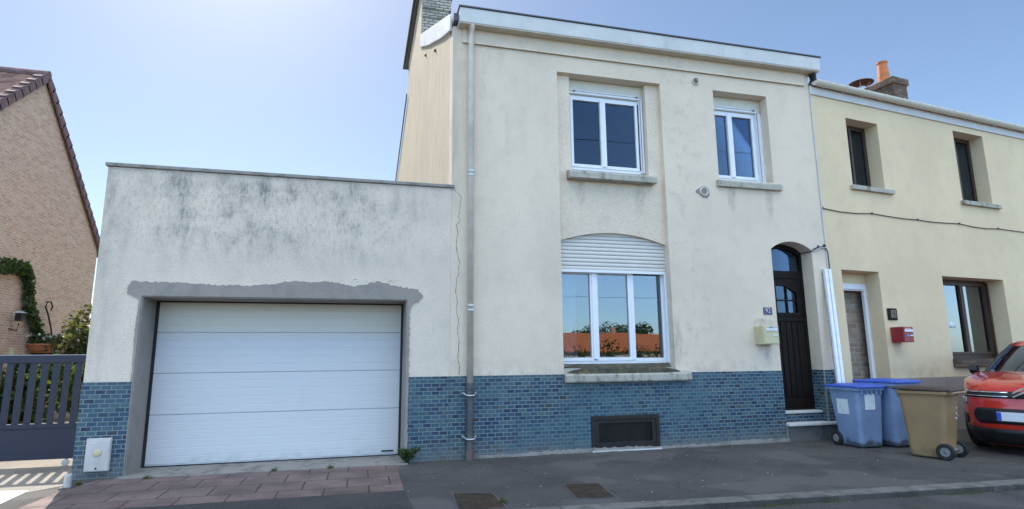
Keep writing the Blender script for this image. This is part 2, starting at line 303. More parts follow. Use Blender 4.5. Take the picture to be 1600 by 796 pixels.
def glass(name, tint, boost, wav=.02, gc=(.66, .80, 1)):
    s = NT(name); s.t.nodes.remove(s.b)
    tr = s.n('ShaderNodeBsdfTransparent'); tr.inputs[0].default_value = (*tint, 1)
    gl = s.n('ShaderNodeBsdfGlossy'); gl.inputs['Roughness'].default_value = .0; gl.inputs[0].default_value = (*gc, 1)
    fr = s.n('ShaderNodeFresnel'); fr.inputs[0].default_value = 1.5
    nb = s.bump(s.noise(1.3, 1), wav, .05); s.l(nb, gl.inputs['Normal'])
    mx = s.n('ShaderNodeMixShader'); s.l(s.math('MULTIPLY', fr.outputs[0], boost, clamp=True), mx.inputs[0])
    s.l(tr.outputs[0], mx.inputs[1]); s.l(gl.outputs[0], mx.inputs[2]); s.l(mx.outputs[0], s.out.inputs[0]); return s.m
MT['glass'] = glass('window_glass', (.75, .8, .82), .95)
MT['glass_lo'] = glass('window_glass_coated', (.55, .62, .66), 3.0, gc=(.92, .96, 1))
MT['glass_door'] = glass('door_glass', (.5, .55, .6), .8)
MT['car_glass'] = glass('car_glass', (.5, .58, .55), 1.6)
def rooftile(name, cols, uaxis='x', vaxis='y'):
    s = NT(name); u = getattr(s, uaxis); v = getattr(s, vaxis)
    fu = s.math('FRACT', s.math('MULTIPLY', u, 1/.30)); fv = s.math('FRACT', s.math('MULTIPLY', v, 1/.28))
    h = s.math('ADD', s.math('MULTIPLY', s.math('SINE', s.math('MULTIPLY', fu, 3.14159)), .6), s.math('MULTIPLY', fv, .8))
    n = s.noise(3, 4); vv = s.voro(3.3, out='Color')
    sp = s.n('ShaderNodeSeparateColor'); s.l(vv, sp.inputs[0])
    c = s.ramp(sp.outputs[0], [(0, cols[0]), (.5, cols[1]), (1, cols[2])])
    c = s.mix(s.rng(fv, .92, .99, 0, .6), c, tuple(x*.3 for x in cols[0]))
    return s.fin(c, .75, s.bump(h, 1, .05))
MT['roof_brown'] = rooftile('brown_roof_tiles', [(.12, .06, .045), (.20, .10, .07), (.28, .16, .12)])
MT['roof_orange'] = rooftile('orange_roof_tiles', [(.55, .15, .05), (.65, .20, .07), (.50, .16, .07)])
MT['verge'] = simple('verge_tile', (.17, .10, .10), .7, var=.3, scale=4)
MT['bark'] = simple('bark', (.10, .075, .05), .95, var=.3, bump=.5, bscale=30)
def leaf(name, a, b, c):
    s = NT(name); col = s.ramp(s.isl, [(0, a), (.5, b), (1, c)])
    s.fin(col, .55)
    s.b.inputs['Subsurface Weight'].default_value = 0
    tl = s.n('ShaderNodeBsdfTranslucent'); s.l(s.mix(.5, col, (.25, .35, .03)), tl.inputs[0]); mx = s.n('ShaderNodeMixShader'); mx.inputs[0].default_value = .35
    s.l(s.b.outputs[0], mx.inputs[1]); s.l(tl.outputs[0], mx.inputs[2]); s.l(mx.outputs[0], s.out.inputs[0]); return s.m
MT['leaf'] = leaf('leaves', (.018, .038, .012), (.036, .072, .020), (.075, .115, .03))
MT['leaf_dark'] = leaf('dark_leaves', (.012, .028, .012), (.025, .055, .018), (.05, .08, .025))
MT['leaf_red'] = leaf('reddish_leaves', (.06, .05, .02), (.10, .06, .03), (.05, .09, .03))
MT['grass'] = leaf('grass', (.05, .085, .02), (.09, .13, .03), (.14, .15, .05))
MT['litter'] = leaf('dry_litter', (.05, .035, .02), (.10, .075, .04), (.16, .13, .08))
MT['petal'] = simple('petal', (.8, .8, .78), .6)

# ------------------------------------------------------------------ mesh helpers
ORG = {}
def tag(o, label=None, cat=None, group=None, kind=None):
    if label: o['label'] = label
    if cat: o['category'] = cat
    if group: o['group'] = group
    if kind: o['kind'] = kind
    return o
def thing(name, label, cat, loc=(0, 0, 0), rz=0, group=None, local=None):
    o = bpy.data.objects.new(name, None); C.objects.link(o); o.location = loc; o.rotation_euler = (0, 0, rz); o.empty_display_size = .2
    ORG[o] = Vector((0, 0, 0)) if local else Vector(loc)
    return tag(o, label, cat, group)
def link_mesh(name, bm, mat, parent=None, smooth=False, bevel=0, loc=None, weld=False):
    if weld: bmesh.ops.remove_doubles(bm, verts=bm.verts, dist=1e-4)
    bmesh.ops.recalc_face_normals(bm, faces=bm.faces)
    me = bpy.data.meshes.new(name)
    o = bpy.data.objects.new(name, me); C.objects.link(o)
    if parent is not None:
        o.parent = parent; ORG[o] = ORG[parent]; off = ORG[parent]
        if parent.type == 'MESH': off = ORG[parent]
    else:
        off = Vector(loc) if loc is not None else Vector((0, 0, 0)); o.location = off; ORG[o] = off
    bm.transform(Matrix.Translation(-off)); bm.to_mesh(me); bm.free()
    for m in (mat if isinstance(mat, list) else [mat]): me.materials.append(m)
    if smooth:
        for p in me.polygons: p.use_smooth = True
    if bevel:
        md = o.modifiers.new('bevel', 'BEVEL'); md.width = bevel; md.segments = 2; md.limit_method = 'ANGLE'; md.angle_limit = R(40)
    return o
class MB:
    def __init__(s): s.bm = bmesh.new()
    def box(s, x0, x1, y0, y1, z0, z1, rot=None, mi=0):
        v = [s.bm.verts.new((x, y, z)) for x in (x0, x1) for y in (y0, y1) for z in (z0, z1)]
        for f in ((0, 1, 3, 2), (4, 6, 7, 5), (0, 4, 5, 1), (2, 3, 7, 6), (0, 2, 6, 4), (1, 5, 7, 3)):
            fc = s.bm.faces.new([v[i] for i in f]); fc.material_index = mi
        if rot: 
            for q in v: q.co = rot @ q.co
        return s
    def prism(s, poly, axis, a, b, holes=(), mi=0):
        """poly of 2-D points, extruded along axis from a to b. axis y: pts are (x,z); x: (y,z); z: (x,y)"""
        def P(p, t): return {'y': (p[0], t, p[1]), 'x': (t, p[0], p[1]), 'z': (p[0], p[1], t)}[axis]
        loops = [list(poly)]+[list(h) for h in holes]
        tri = tessellate_polygon([[Vector((p[0], p[1], 0)) for p in l] for l in loops])
        fl = [p for l in loops for p in l]
        va = [s.bm.verts.new(P(p, a)) for p in fl]; vb = [s.bm.verts.new(P(p, b)) for p in fl]
        for t in tri:
            for V in (va, vb):
                try: s.bm.faces.new([V[i] for i in t]).material_index = mi
                except ValueError: pass
        k = 0
        for l in loops:
            n = len(l)
            for i in range(n):
                i0, i1 = k+i, k+(i+1) % n
                s.bm.faces.new((va[i0], va[i1], vb[i1], vb[i0])).material_index = mi
            k += n
        return s
    def tube(s, p, r, n=12, cap=True):
        p = [Vector(q) for q in p]; rs = r if isinstance(r, (list, tuple)) else [r]*len(p); rings = []
        for i, q in enumerate(p):
            t = (p[min(i+1, len(p)-1)]-p[max(i-1, 0)]).normalized()
            a = t.cross(Vector((0, 0, 1))) if abs(t.z) < .95 else t.cross(Vector((1, 0, 0)))
            a.normalize(); b = t.cross(a)
            rings.append([s.bm.verts.new(q+a*math.cos(2*math.pi*k/n)*rs[i]+b*math.sin(2*math.pi*k/n)*rs[i]) for k in range(n)])
        for A, B in zip(rings, rings[1:]):
            for k in range(n): s.bm.faces.new((A[k], A[(k+1) % n], B[(k+1) % n], B[k]))
        if cap: s.bm.faces.new(rings[0]); s.bm.faces.new(rings[-1])
        return s
    def rings(s, rings, cap0=True, cap1=True, closed=True, mi=0):
        vs = [[s.bm.verts.new(p) for p in r] for r in rings]
        for A, B in zip(vs, vs[1:]):
            n = len(A)
            for k in range(n if closed else n-1): s.bm.faces.new((A[k], A[(k+1) % n], B[(k+1) % n], B[k])).material_index = mi
        if cap0: s.bm.faces.new(vs[0]).material_index = mi
        if cap1: s.bm.faces.new(vs[-1]).material_index = mi
        return s
    def lathe(s, c, prof, n=24, axis='z'):
        rings = []
        for r, h in prof:
            rg = []
            for k in range(n):
                a = 2*math.pi*k/n; u, v = r*math.cos(a), r*math.sin(a)
                rg.append({'z': (c[0]+u, c[1]+v, c[2]+h), 'y': (c[0]+u, c[1]+h, c[2]+v), 'x': (c[0]+h, c[1]+u, c[2]+v)}[axis])
            rings.append(rg)
        return s.rings(rings)
    def go(s, name, mat, parent=None, **k): return link_mesh(name, s.bm, mat, parent, **k)
def rect(x0, x1, z0, z1): return [(x0, z0), (x1, z0), (x1, z1), (x0, z1)]
def arch(x0, x1, z0, zs, zt, n=14):
    """rect whose top is a flat arc from zs at the sides to zt in the middle"""
    pts = [(x0, z0), (x1, z0)]
    h = zt-zs; c = (x1-x0)/2; rad = (c*c+h*h)/(2*h); cx = (x0+x1)/2; cz = zt-rad; a0 = math.asin(c/rad)
    for i in range(n+1):
        a = a0-2*a0*i/n; pts.append((cx+rad*math.sin(a), cz+rad*math.cos(a)))
    return pts
def leaves(mb, center, rad, n, size, rng, flat=1.0):
    for _ in range(n):
        while True:
            p = Vector((rng.uniform(-1, 1), rng.uniform(-1, 1), rng.uniform(-1, 1)))
            if p.length < 1: break
        p = Vector((p.x*rad[0], p.y*rad[1], p.z*rad[2]))+Vector(center)
        q = Vector((rng.gauss(0, 1), rng.gauss(0, 1), rng.gauss(0, 1)+.4)).normalized(); a = q.orthogonal().normalized(); b = q.cross(a)
        th = rng.uniform(0, 6.28); a, b = a*math.cos(th)+b*math.sin(th), b*math.cos(th)-a*math.sin(th)
        L = size*rng.uniform(.6, 1.4); W = L*.32
        v = [mb.bm.verts.new(p+a*L*t+b*W*u+q*k) for t, u, k in ((-.5, 0, 0), (-.05, 1, .12*L), (.5, 0, -.05*L), (-.05, -1, .12*L))]
        mb.bm.faces.new(v)
def bush(name, label, cat, c, rad, n, size, mat, seed, group=None, clumps=9, stems=6):
    rng = random.Random(seed); t = thing(name, label, cat, (c[0], c[1], 0), group=group)
    mb = MB()
    for k in range(clumps):
        cc = (c[0]+rng.uniform(-.75, .75)*rad[0], c[1]+rng.uniform(-.7, .7)*rad[1], c[2]+rng.uniform(-.75, .8)*rad[2])
        f = rng.uniform(.3, .55); leaves(mb, cc, [f*r for r in rad], n//clumps, size, rng)
    leaves(mb, c, rad, n//4, size, rng); mb.go('foliage', mat, t)
    st = MB()
    for k in range(stems):
        e = (c[0]+rng.uniform(-.5, .5)*rad[0], c[1]+rng.uniform(-.5, .5)*rad[1], c[2]+rng.uniform(0, .6)*rad[2])
        b = (c[0]+rng.uniform(-.1, .1), c[1]+rng.uniform(-.1, .1), 0); m = tuple((x+y)/2+rng.uniform(-.05, .05) for x, y in zip(b, e)); st.tube([b, m, e], [.03, .02, .008], 5)
    st.go('stem', MT['bark'], t); return t
def text_mesh(txt, name, size, mat, parent, M4, extrude=.001, sx=1.0):
    cu = bpy.data.curves.new('t', 'FONT'); cu.body = txt; cu.size = size; cu.extrude = extrude; cu.align_x = 'CENTER'; cu.align_y = 'CENTER'
    o = bpy.data.objects.new('t', cu); C.objects.link(o); dg = bpy.context.evaluated_depsgraph_get(); me = bpy.data.meshes.new_from_object(o.evaluated_get(dg))
    bm = bmesh.new(); bm.from_mesh(me); bpy.data.objects.remove(o); bpy.data.curves.remove(cu); bpy.data.meshes.remove(me)
    bm.transform(M4 @ Matrix.Diagonal((sx, 1, 1, 1))); return link_mesh(name, bm, mat, parent)
def facing(x, y, z): # text lying in the XZ plane and read from -Y
    return Matrix.Translation((x, y, z)) @ Matrix.Rotation(R(90), 4, 'X')
def struct(name, mb, mat): return tag(mb.go(name, mat), kind='structure')

# ------------------------------------------------------------------ GROUND
KY = lambda x: 5.88-.0655*(x-1.71)          # back edge of the kerb
def strip(x0, x1, fa, fb, z, n=20):
    mb = MB(); pts = [(x0+(x1-x0)*i/n) for i in range(n+1)]
    a = [mb.bm.verts.new((x, fa(x), z)) for x in pts]; b = [mb.bm.verts.new((x, fb(x), z)) for x in pts]
    for i in range(n): mb.bm.faces.new((a[i], a[i+1], b[i+1], b[i]))
    return mb
mb = MB(); v = [mb.bm.verts.new(p) for p in ((-900, -900, -.2), (900, -900, -.2), (900, 900, -.2), (-900, 900, -.2))]; mb.bm.faces.new(v)
struct('ground', mb, MT['far_ground'])
struct('road', strip(-60, 60, lambda x: -9.0, lambda x: KY(x)-.19, -.055), MT['road'])
mb = MB(); mb.prism([(-60, KY(-60)-.2), (60, KY(60)-.2), (60, 12), (-60, 12)], 'z', -.19, 0.0)
struct('pavement', mb, MT['pavement'])
mb = MB()
x = -12.0; rng = random.Random(3)
while x < 24:
    L = 1.0; g = .006
    a, b = x+g, x+L-g; dz = rng.uniform(-.003, .003)
    mb.prism([(a, KY(a)-.20), (b, KY(b)-.20), (b, KY(b)-.005), (a, KY(a)-.005)], 'z', -.12, .012+dz); x += L
struct('kerb', mb, MT['kerb']).modifiers.new('bevel', 'BEVEL').width = .008
mb = MB(); mb.prism([(-3.36, 7.08), (.55, 7.07), (.56, 8.74), (-3.12, 8.80), (-3.27, 8.40)], 'z', -.05, .006)
struct('paved_path', mb, MT['paving'])
mb = MB(); mb.prism([(-3.40, KY(-3.4)), (.60, KY(.6)), (.55, 7.065), (-3.36, 7.075)], 'z', -.05, .005)
struct('asphalt_patch', mb, MT['patch_asphalt'])
mb = MB(); mb.prism([(-9.6, 9.0), (-9.6, 7.2), (-4.6, 7.2), (-3.72, 8.15), (-3.42, 8.52), (-3.5, 9.0), (-3.5, 24), (-9.6, 24)], 'z', -.05, .004)
struct('driveway', mb, MT['apron'])
mb = MB(); mb.prism([(-4.3, 8.45), (-3.67, 8.32), (-3.62, 7.62), (-4.6, 7.5)], 'z', 0, .009)
struct('painted_marking', mb, MT['white_paint'])
mb = MB(); mb.prism([(-2.95, 8.74), (.72, 8.70), (.72, D), (.68, D), (.68, 9.52), (-2.9, 9.52), (-2.9, D), (-2.95, D)], 'z', -.04, .014)
struct('concrete_threshold', mb, MT['concrete'])
# opposite side of the street
struct('opposite_pavement', MB().box(-60, 60, -12.5, -9.0, -.19, .03), MT['pavement'])

# ------------------------------------------------------------------ HOUSE (number 92)
H = thing('house', 'two-storey house with cream rendered walls, flat white fascia and a blue tiled base', 'house', (1.34, D, 0))
XL, XR = 1.34, 8.44
FT = .36       # front wall thickness
ZT = 6.98
bayhole = rect(3.17, 5.16, 1.20, 6.40)
doorhole = arch(7.24, 8.13, .30, 3.40, 3.555)
win2 = rect(6.26, 7.43, 4.66, 6.40)
MB().prism(rect(XL, XR, 0, 7.0), 'y', D, D+FT, holes=[bayhole, doorhole, win2, rect(3.62, 4.77, .04, .53)]).go('wall', MT['render_house'], H)
# recessed panel of the left bay with the segmental arch over the big window
ao = arch(3.17, 5.16, 3.40, 3.40, 3.575)
outer = [(5.16, 6.40), (3.17, 6.40)] + list(reversed(ao[2:]))  # along the arch left -> right
i_ = 2
outer = [(5.16, 6.399), (4.90, 6.399), (4.90, 4.66), (3.43, 4.66), (3.43, 6.399), (3.171, 6.399)] + outer[2:]
MB().prism(outer, 'y', D+.10, D+FT-.002).go('wall_panel', MT['render_house'], H)
MB().box(3.17, 5.16, D+.30, D+FT-.004, 1.20, 1.36).go('wall_panel', MT['render_house'], H)
# gable side and back walls
prof = [(D+FT, 0), (D+FT, 7.16), (14.80, 9.95), (14.80, 11.898), (19.3, 11.898), (19.3, 10.52), (25.2, 9.15), (25.2, 0)]
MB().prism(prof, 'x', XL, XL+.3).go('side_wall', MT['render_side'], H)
MB().box(XL, XL+.3, D+.001, D+FT, 0, 0.01).go('side_wall_footing', MT['cement'], H)
prof = [p for p in prof if p[1] != 11.898]
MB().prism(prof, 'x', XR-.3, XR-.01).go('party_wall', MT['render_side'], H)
MB().box(XL+.3, XR-.3, 25.0, 25.2, 0, 9.15).go('back_wall', MT['render_side'], H)
rp = [(D+.2, 7.05), (D+.38, 7.22), (14.75, 10.03), (19.3, 10.56), (25.3, 9.17), (25.3, 9.08), (19.3, 10.47), (14.75, 9.94), (D+.38, 7.12)]
roof = MB().prism(rp, 'x', XL+.012, XR).go('roof', MT['lead'], H)
# frieze band under the soffit, fascia/gutter box, soffit
MB().box(1.50, 8.33, D-.028, D-.001, 6.72, 6.99).go('frieze', MT['render_house'], H, bevel=.006)
MB().box(1.50, 8.33, D-.040, D-.0285, 6.705, 6.735).go('frieze_moulding', MT['render_house'], H, bevel=.004)
fz = MB().prism([(D-.20, 6.985), (D-.215, 7.235), (D-.12, 7.24), (D+.3, 7.22), (D+.3, 7.0), (D-.14, 6.99)], 'x', 1.42, 8.575).go('fascia', MT['fascia'], H, bevel=.006)
MB().box(1.425, 8.57, D-.19, D+.02, 6.965, 6.985).go('soffit', MT['soffit'], H)
MB().box(1.40, 8.60, D-.235, D+.32, 7.242, 7.268).go('roof_edge', MT['lead'], H, bevel=.006)
MB().box(1.335, 1.50, D-.10, D+.35, 7.05, 7.19).go('verge_cap', MT['lead'], H, bevel=.01)
# zinc flashing rising along the roof on the gable
def curve_strip(lo, hi, xa, xb):
    mb = MB(); poly = lo+list(reversed(hi)); mb.prism(poly, 'x', xa, xb); return mb
lo = [(9.05, 7.02), (10.14, 7.51), (11.17, 8.02), (12.42, 8.63), (14.70, 9.84)]; hi = [(9.05, 7.30), (10.14, 7.86), (11.22, 8.41), (12.48, 9.05), (14.70, 10.18)]
curve_strip(lo, hi, XL-.035, XL+.02).go('flashing', MT['flashing'], H)
curve_strip([(a, b-.03) for a, b in lo], [(a, b+.0) for a, b in lo], XL-.045, XL+.01).go('flashing_drip', MT['zinc'], H)
for (yy, zz) in ((11.3, 7.85), (13.3, 8.82)):
    MB().box(XL-.04, XL, yy-.03, yy+.03, zz-.02, zz+.02).go('flashing_bracket', MT['rust'], H)
# chimney wall: brick street face, rendered gable face, dark slab on top
ch = MB()
for (z0, z1, e) in ((9.2, 10.75, 0), (10.75, 11.0, .06), (11.0, 11.9, .13)):
    ch.box(XL+.012, 2.02+e, 14.72-e*.4, 19.28, z0, z1)
ch = ch.go('chimney', MT['grey_brick'], H)
MB().box(XL-.16, 2.30, 14.5, 20.1, 11.9, 12.02).go('chimney_slab', MT['lead'], ch)
MB().box(XL-.08, XL, 14.6, 19.7, 11.78, 11.898).go('chimney_slab_lip', MT['lead'], ch)
curve_strip([(19.32, 10.47), (25.4, 9.06)], [(19.32, 10.60), (25.4, 9.20)], XL-.07, XL-.032).go('verge', MT['lead'], H)

# windows
def pvc_window(parent, x0, x1, z0, z1, y, splits, fr=.055, sash=.05, mat='pvc', pane='glass', mull=.05, d=.06):
    mb = MB(); mb.prism(rect(x0, x1, z0, z1), 'y', y, y+d, holes=[rect(x0+fr, x1-fr, z0+fr*1.25, z1-fr)])
    w = mb.go('window', MT[mat], parent, bevel=.004)
    panes = []
    for (a, b) in splits:
        s_ = MB(); s_.prism(rect(a, b, z0+fr*.95, z1-fr*.8), 'y', y-.014, y+d*.7, holes=[rect(a+sash, b-sash, z0+fr*.95+sash*1.1, z1-fr*.8-sash)])
        s_.prism(rect(a+sash-.001, b-sash+.001, z0+fr*.95+sash*1.1-.001, z1-fr*.8-sash+.001), 'y', y+.012, y+.020, holes=[rect(a+sash+.008, b-sash-.008, z0+fr*.95+sash*1.1+.008, z1-fr*.8-sash-.008)])
        s_.go('sash', MT[mat], w, bevel=.003)
        p = MB(); p.box(a+sash*.9, b-sash*.9, y+.021, y+.027, z0+fr+sash*.9, z1-fr*.8-sash*.9); p.go('pane', MT[pane], w)
        g = MB(); g.prism(rect(a+sash-.004, b-sash+.004, z0+fr*.95+sash*1.1-.004, z1-fr*.8-sash+.004), 'y', y+.0085, y+.0205, holes=[rect(a+sash+.006, b-sash-.006, z0+fr*.95+sash*1.1+.006, z1-fr*.8-sash-.006)])
        g.go('seal', MT['black'], w)
    return w
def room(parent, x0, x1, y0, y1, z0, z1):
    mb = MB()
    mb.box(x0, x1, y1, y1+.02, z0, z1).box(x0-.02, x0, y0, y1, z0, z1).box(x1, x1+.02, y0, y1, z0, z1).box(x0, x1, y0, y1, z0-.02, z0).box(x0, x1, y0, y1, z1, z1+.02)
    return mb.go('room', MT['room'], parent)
def curtain(parent, x0, x1, y, z0, z1, waves=9, amp=.03, name='curtain', taper=0):
    mb = MB(); n = waves*6; rows = 6; V = []
    for j in range(rows+1):
        t = j/rows; z = z1+(z0-z1)*t
        V.append([mb.bm.verts.new((x0+(x1-x0)*(i/n)*(1-taper*math.sin(t*3.1)), y+amp*(.4+.6*t)*math.sin(i/n*waves*6.283+.8*math.sin(t*3))+.004*j, z)) for i in range(n+1)])
    for A, B in zip(V, V[1:]):
        for i in range(n): mb.bm.faces.new((A[i], A[i+1], B[i+1], B[i]))
    return mb.go(name, MT['curtain'], parent, smooth=True)

Y1 = D+.25
w1 = pvc_window(H, 3.44, 4.92, 4.72, 6.12, Y1, [(3.49, 4.105), (4.115, 4.80)])
MB().box(3.44, 4.90, Y1-.03, Y1+.05, 6.125, 6.395).go('shutter_box', MT['pvc_cream'], w1, bevel=.004)
MB().box(3.445, 4.895, Y1-.045, Y1-.012, 6.135, 6.165).box(3.445, 4.895, Y1-.045, Y1-.012, 6.185, 6.20).go('shutter_slat', MT['pvc'], w1)
MB().box(4.06, 4.16, Y1-.03, Y1-.013, 4.80, 6.06).go('mullion_cover', MT['pvc'], w1, bevel=.004)
MB().box(4.855, 4.885, Y1-.05, Y1-.001, 4.73, 6.12).box(4.825, 4.84, Y1-.04, Y1-.001, 4.73, 6.12).go('guide_rail', MT['pvc'], w1, bevel=.003)
for xx in (3.56, 4.78):
    MB().tube([(xx, Y1-.02, 6.175), (xx, Y1-.07, 6.175)], .016, 8).go('shutter_stop', MT['brass'], w1)
MB().prism([(D-.075, 4.475), (D-.075, 4.57), (D-.06, 4.60), (D+.30, 4.71), (D+.30, 4.475)], 'x', 3.34, 4.97).go('sill', MT['stone_sill'], w1, bevel=.008)
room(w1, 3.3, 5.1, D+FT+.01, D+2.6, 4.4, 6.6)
w2 = pvc_window(H, 6.26, 7.34, 4.72, 6.12, Y1, [(6.31, 6.735), (6.745, 7.28)])
MB().box(6.26, 7.43, Y1-.03, Y1+.05, 6.125, 6.395).go('shutter_box', MT['pvc_cream'], w2, bevel=.004)
MB().box(6.265, 7.38, Y1-.045, Y1-.012, 6.135, 6.165).box(6.265, 7.38, Y1-.045, Y1-.012, 6.185, 6.20).go('shutter_slat', MT['pvc'], w2)
MB().box(6.69, 6.79, Y1-.03, Y1-.013, 4.80, 6.06).go('mullion_cover', MT['pvc'], w2, bevel=.004)
MB().box(7.36, 7.43, Y1-.05, Y1+.05, 4.72, 6.125).box(7.315, 7.33, Y1-.05, Y1-.001, 4.73, 6.12).go('guide_rail', MT['pvc'], w2, bevel=.003)
MB().tube([(7.27, Y1-.02, 6.175), (7.27, Y1-.07, 6.175)], .016, 8).go('shutter_stop', MT['brass'], w2)
MB().prism([(D-.07, 4.51), (D-.07, 4.60), (D-.055, 4.63), (D+.30, 4.715), (D+.30, 4.51)], 'x', 6.20, 7.56).go('sill', MT['stone_sill'], w2, bevel=.008)
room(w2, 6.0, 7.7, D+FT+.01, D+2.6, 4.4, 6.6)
o_ = curtain(w2, 6.98, 7.45, Y1+.12, 4.6, 6.3, 4); o_.data.materials[0] = MT['brown_cloth']
# ground floor three-light window with the roller shutter half way down
Y3 = D+.235
w3 = pvc_window(H, 3.175, 5.155, 1.365, 2.96, Y3, [(3.20, 3.80), (3.84, 4.50)], fr=.05)
p = MB(); p.box(4.56, 5.09, Y3+.021, Y3+.027, 1.44, 2.90); p.go('pane', MT['glass_lo'], w3)
p = MB(); p.box(3.19, 3.79, Y3+.016, Y3+.0205, 1.47, 2.88); 
for o in list(w3.children):
    if o.name.startswith('pane'): o.data.materials[0] = MT['glass_lo']
p.bm.free()
MB().box(4.505, 4.56, Y3-.01, Y3+.05, 1.42, 2.92).box(5.09, 5.135, Y3-.004, Y3+.04, 1.42, 2.92).box(4.56, 5.09, Y3-.004, Y3+.04, 1.39, 1.455).go('fixed_frame', MT['pvc'], w3, bevel=.004)
MB().box(3.78, 3.86, Y3-.03, Y3-.0145, 1.44, 2.90).box(4.485, 4.505, Y3-.02, Y3+.03, 1.44, 2.90).go('mullion_cover', MT['pvc'], w3, bevel=.003)
sh = MB(); z = 2.93
prof = []
while z < 3.60:
    prof += [(Y3-.062, z), (Y3-.074, z+.016), (Y3-.076, z+.040), (Y3-.068, z+.058), (Y3-.058, z+.064)]; z += .066
poly = prof+[(Y3-.045, z), (Y3-.045, 2.93)]
sh.prism(poly, 'x', 3.172, 5.158)
sl_ = sh; z = 2.93+.0635
while z < 3.55:
    x = 3.19
    while x < 5.12: sl_.box(x, x+.022, Y3-.0655, Y3-.060, z-.003, z+.003, mi=1); x += .048
    z += .066
rs = sh.go('roller_shutter', [MT['shutter'], MT['black']], w3)
MB().box(3.175, 5.155, Y3-.085, Y3-.04, 2.885, 2.93).go('shutter_bar', MT['pvc'], w3, bevel=.006)
MB().box(5.115, 5.155, Y3-.09, Y3-.001, 1.37, 2.885).go('guide_rail', MT['pvc'], w3, bevel=.003)
MB().prism([(D-.095, 1.075), (D-.11, 1.10), (D-.11, 1.185), (D-.09, 1.21), (D-.02, 1.225), (D-.02, 1.075)], 'x', 3.165, 5.40).go('sill', MT['stone_sill'], w3, bevel=.01)
ms = MB(); n = 30; rr_ = []
rng = random.Random(5)
for i in range(n+1):
    t = i/n; x = 3.20+t*2.06; k = min(1, 6*t, 6*(1-t))**.6
    rr_.append([(x, D-.075+(1-k)*.05, 1.21), (x, D-.055+(1-k)*.04, 1.21+.075*k+rng.uniform(-.004, .004)), (x, D+.05, 1.245+.085*k+rng.uniform(-.004, .004)), (x, D+.225, 1.30+.065*k), (x, D+.23, 1.20), (x, D, 1.19)])
ms.rings(rr_).go('moss', MT['moss_sill'], w3, smooth=False)
MB().box(3.172, 5.158, D+.001, D+.234, 1.20, 1.30).go('sill_bed', MT['stone_sill'], w3)
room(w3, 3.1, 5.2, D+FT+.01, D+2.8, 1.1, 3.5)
curtain(w3, 3.25, 3.62, Y3+.3, 1.3, 3.0, 4, .02)

# blue tiled base (thin tiles on the wall) with the cement skirting
zt = 1.21
MB().prism([(XL-.02, -.03), (7.24, -.03), (7.24, zt), (5.37, zt), (5.37, 1.09), (3.17, 1.09), (3.17, zt), (XL-.02, zt)], 'y', D-.013, D-.001, holes=[rect(3.60, 4.79, .015, .55)]).go('tiled_base', MT['tiles'], H)
MB().box(8.13, 8.44, D-.013, D-.001, 0, zt).go('tiled_base', MT['tiles'], H)
MB().box(8.117, 8.129, D-.0005, D+.275, .30, zt).go('tiled_reveal', MT['tiles'], H)
MB().box(8.108, 8.132, D-.024, D-.0135, .30, zt).go('corner_bead', MT['cement'], H)
def jag(x0, x1, zf, amp, step, seed, lo):
    rng = random.Random(seed); pts = []; x = x0
    while x < x1: pts.append((x, zf(x)+rng.uniform(-amp, amp))); x += step*rng.uniform(.5, 1.5)
    pts.append((x1, zf(x1))); return [(x1, lo), (x0, lo)]+pts
MB().prism(jag(1.70, 7.26, lambda x: .055+.012*math.sin(x*2.1), .012, .05, 11, -.03), 'y', D-.04, D-.0135).go('cement_skirting', MT['concrete'], H)
MB().box(3.60, 4.80, D-.05, D-.0405, -.0, .022).go('vent_threshold', MT['white_paint'], H)
# basement vent
MB().box(3.62, 4.77, D+.14, D+.16, .04, .53).go('vent_back', MT['black'], H)
v_ = MB().prism(rect(3.60, 4.79, .022, .55), 'y', D-.03, D+.03, holes=[rect(3.66, 4.73, .085, .485)]).go('basement_vent', MT['grille'], H, bevel=.004)
MB().prism(rect(3.66, 4.73, .085, .485), 'y', D-.018, D+.02, holes=[rect(3.73, 4.66, .14, .43)]).go('vent_frame', MT['grille'], v_, bevel=.003)
g = MB()
x = 3.735
while x < 4.66: g.box(x, x+.006, D, D+.006, .14, .43); x += .022
z = .15
while z < .43: g.box(3.73, 4.66, D-.001, D+.004, z, z+.005); z += .022
g.go('vent_mesh', MT['grille'], v_)

# front door
YD = D+.28
dr = MB().prism(arch(7.24, 8.13, .50, 3.40, 3.555), 'y', YD, YD+.06, holes=[arch(7.30, 8.075, 3.045, 3.33, 3.475), rect(7.30, 8.075, .54, 2.90)]).go('door', MT['dark_wood'], H, bevel=.004)
MB().prism(arch(7.30, 8.075, 3.045, 3.33, 3.475), 'y', YD+.03, YD+.035).go('transom_pane', MT['glass_door'], dr)
gl_out = [(7.50, 2.26), (7.95, 2.26), (7.95, 2.63), (7.88, 2.66), (7.80, 2.71), (7.70, 2.755), (7.60, 2.765), (7.50, 2.745)]
lf = MB().prism(rect(7.305, 8.07, .545, 2.895), 'y', YD+.012, YD+.05, holes=[gl_out]).go('door_leaf', MT['dark_wood'], dr)
MB().prism(gl_out, 'y', YD+.03, YD+.034).go('door_pane', MT['glass_door'], lf)
for o_ in (curtain(lf, 7.70, 8.0, YD+.09, 2.2, 2.8, 5, .008), curtain(lf, 7.75, 8.1, YD+.11, 2.95, 3.5, 7, .01)): o_.data.materials[0] = MT['grey_cloth']
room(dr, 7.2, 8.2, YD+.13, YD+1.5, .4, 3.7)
f_ = MB().box(7.715, 7.745, YD+.005, YD+.03, 2.26, 2.74).box(7.50, 7.95, YD+.006, YD+.029, 2.475, 2.50)
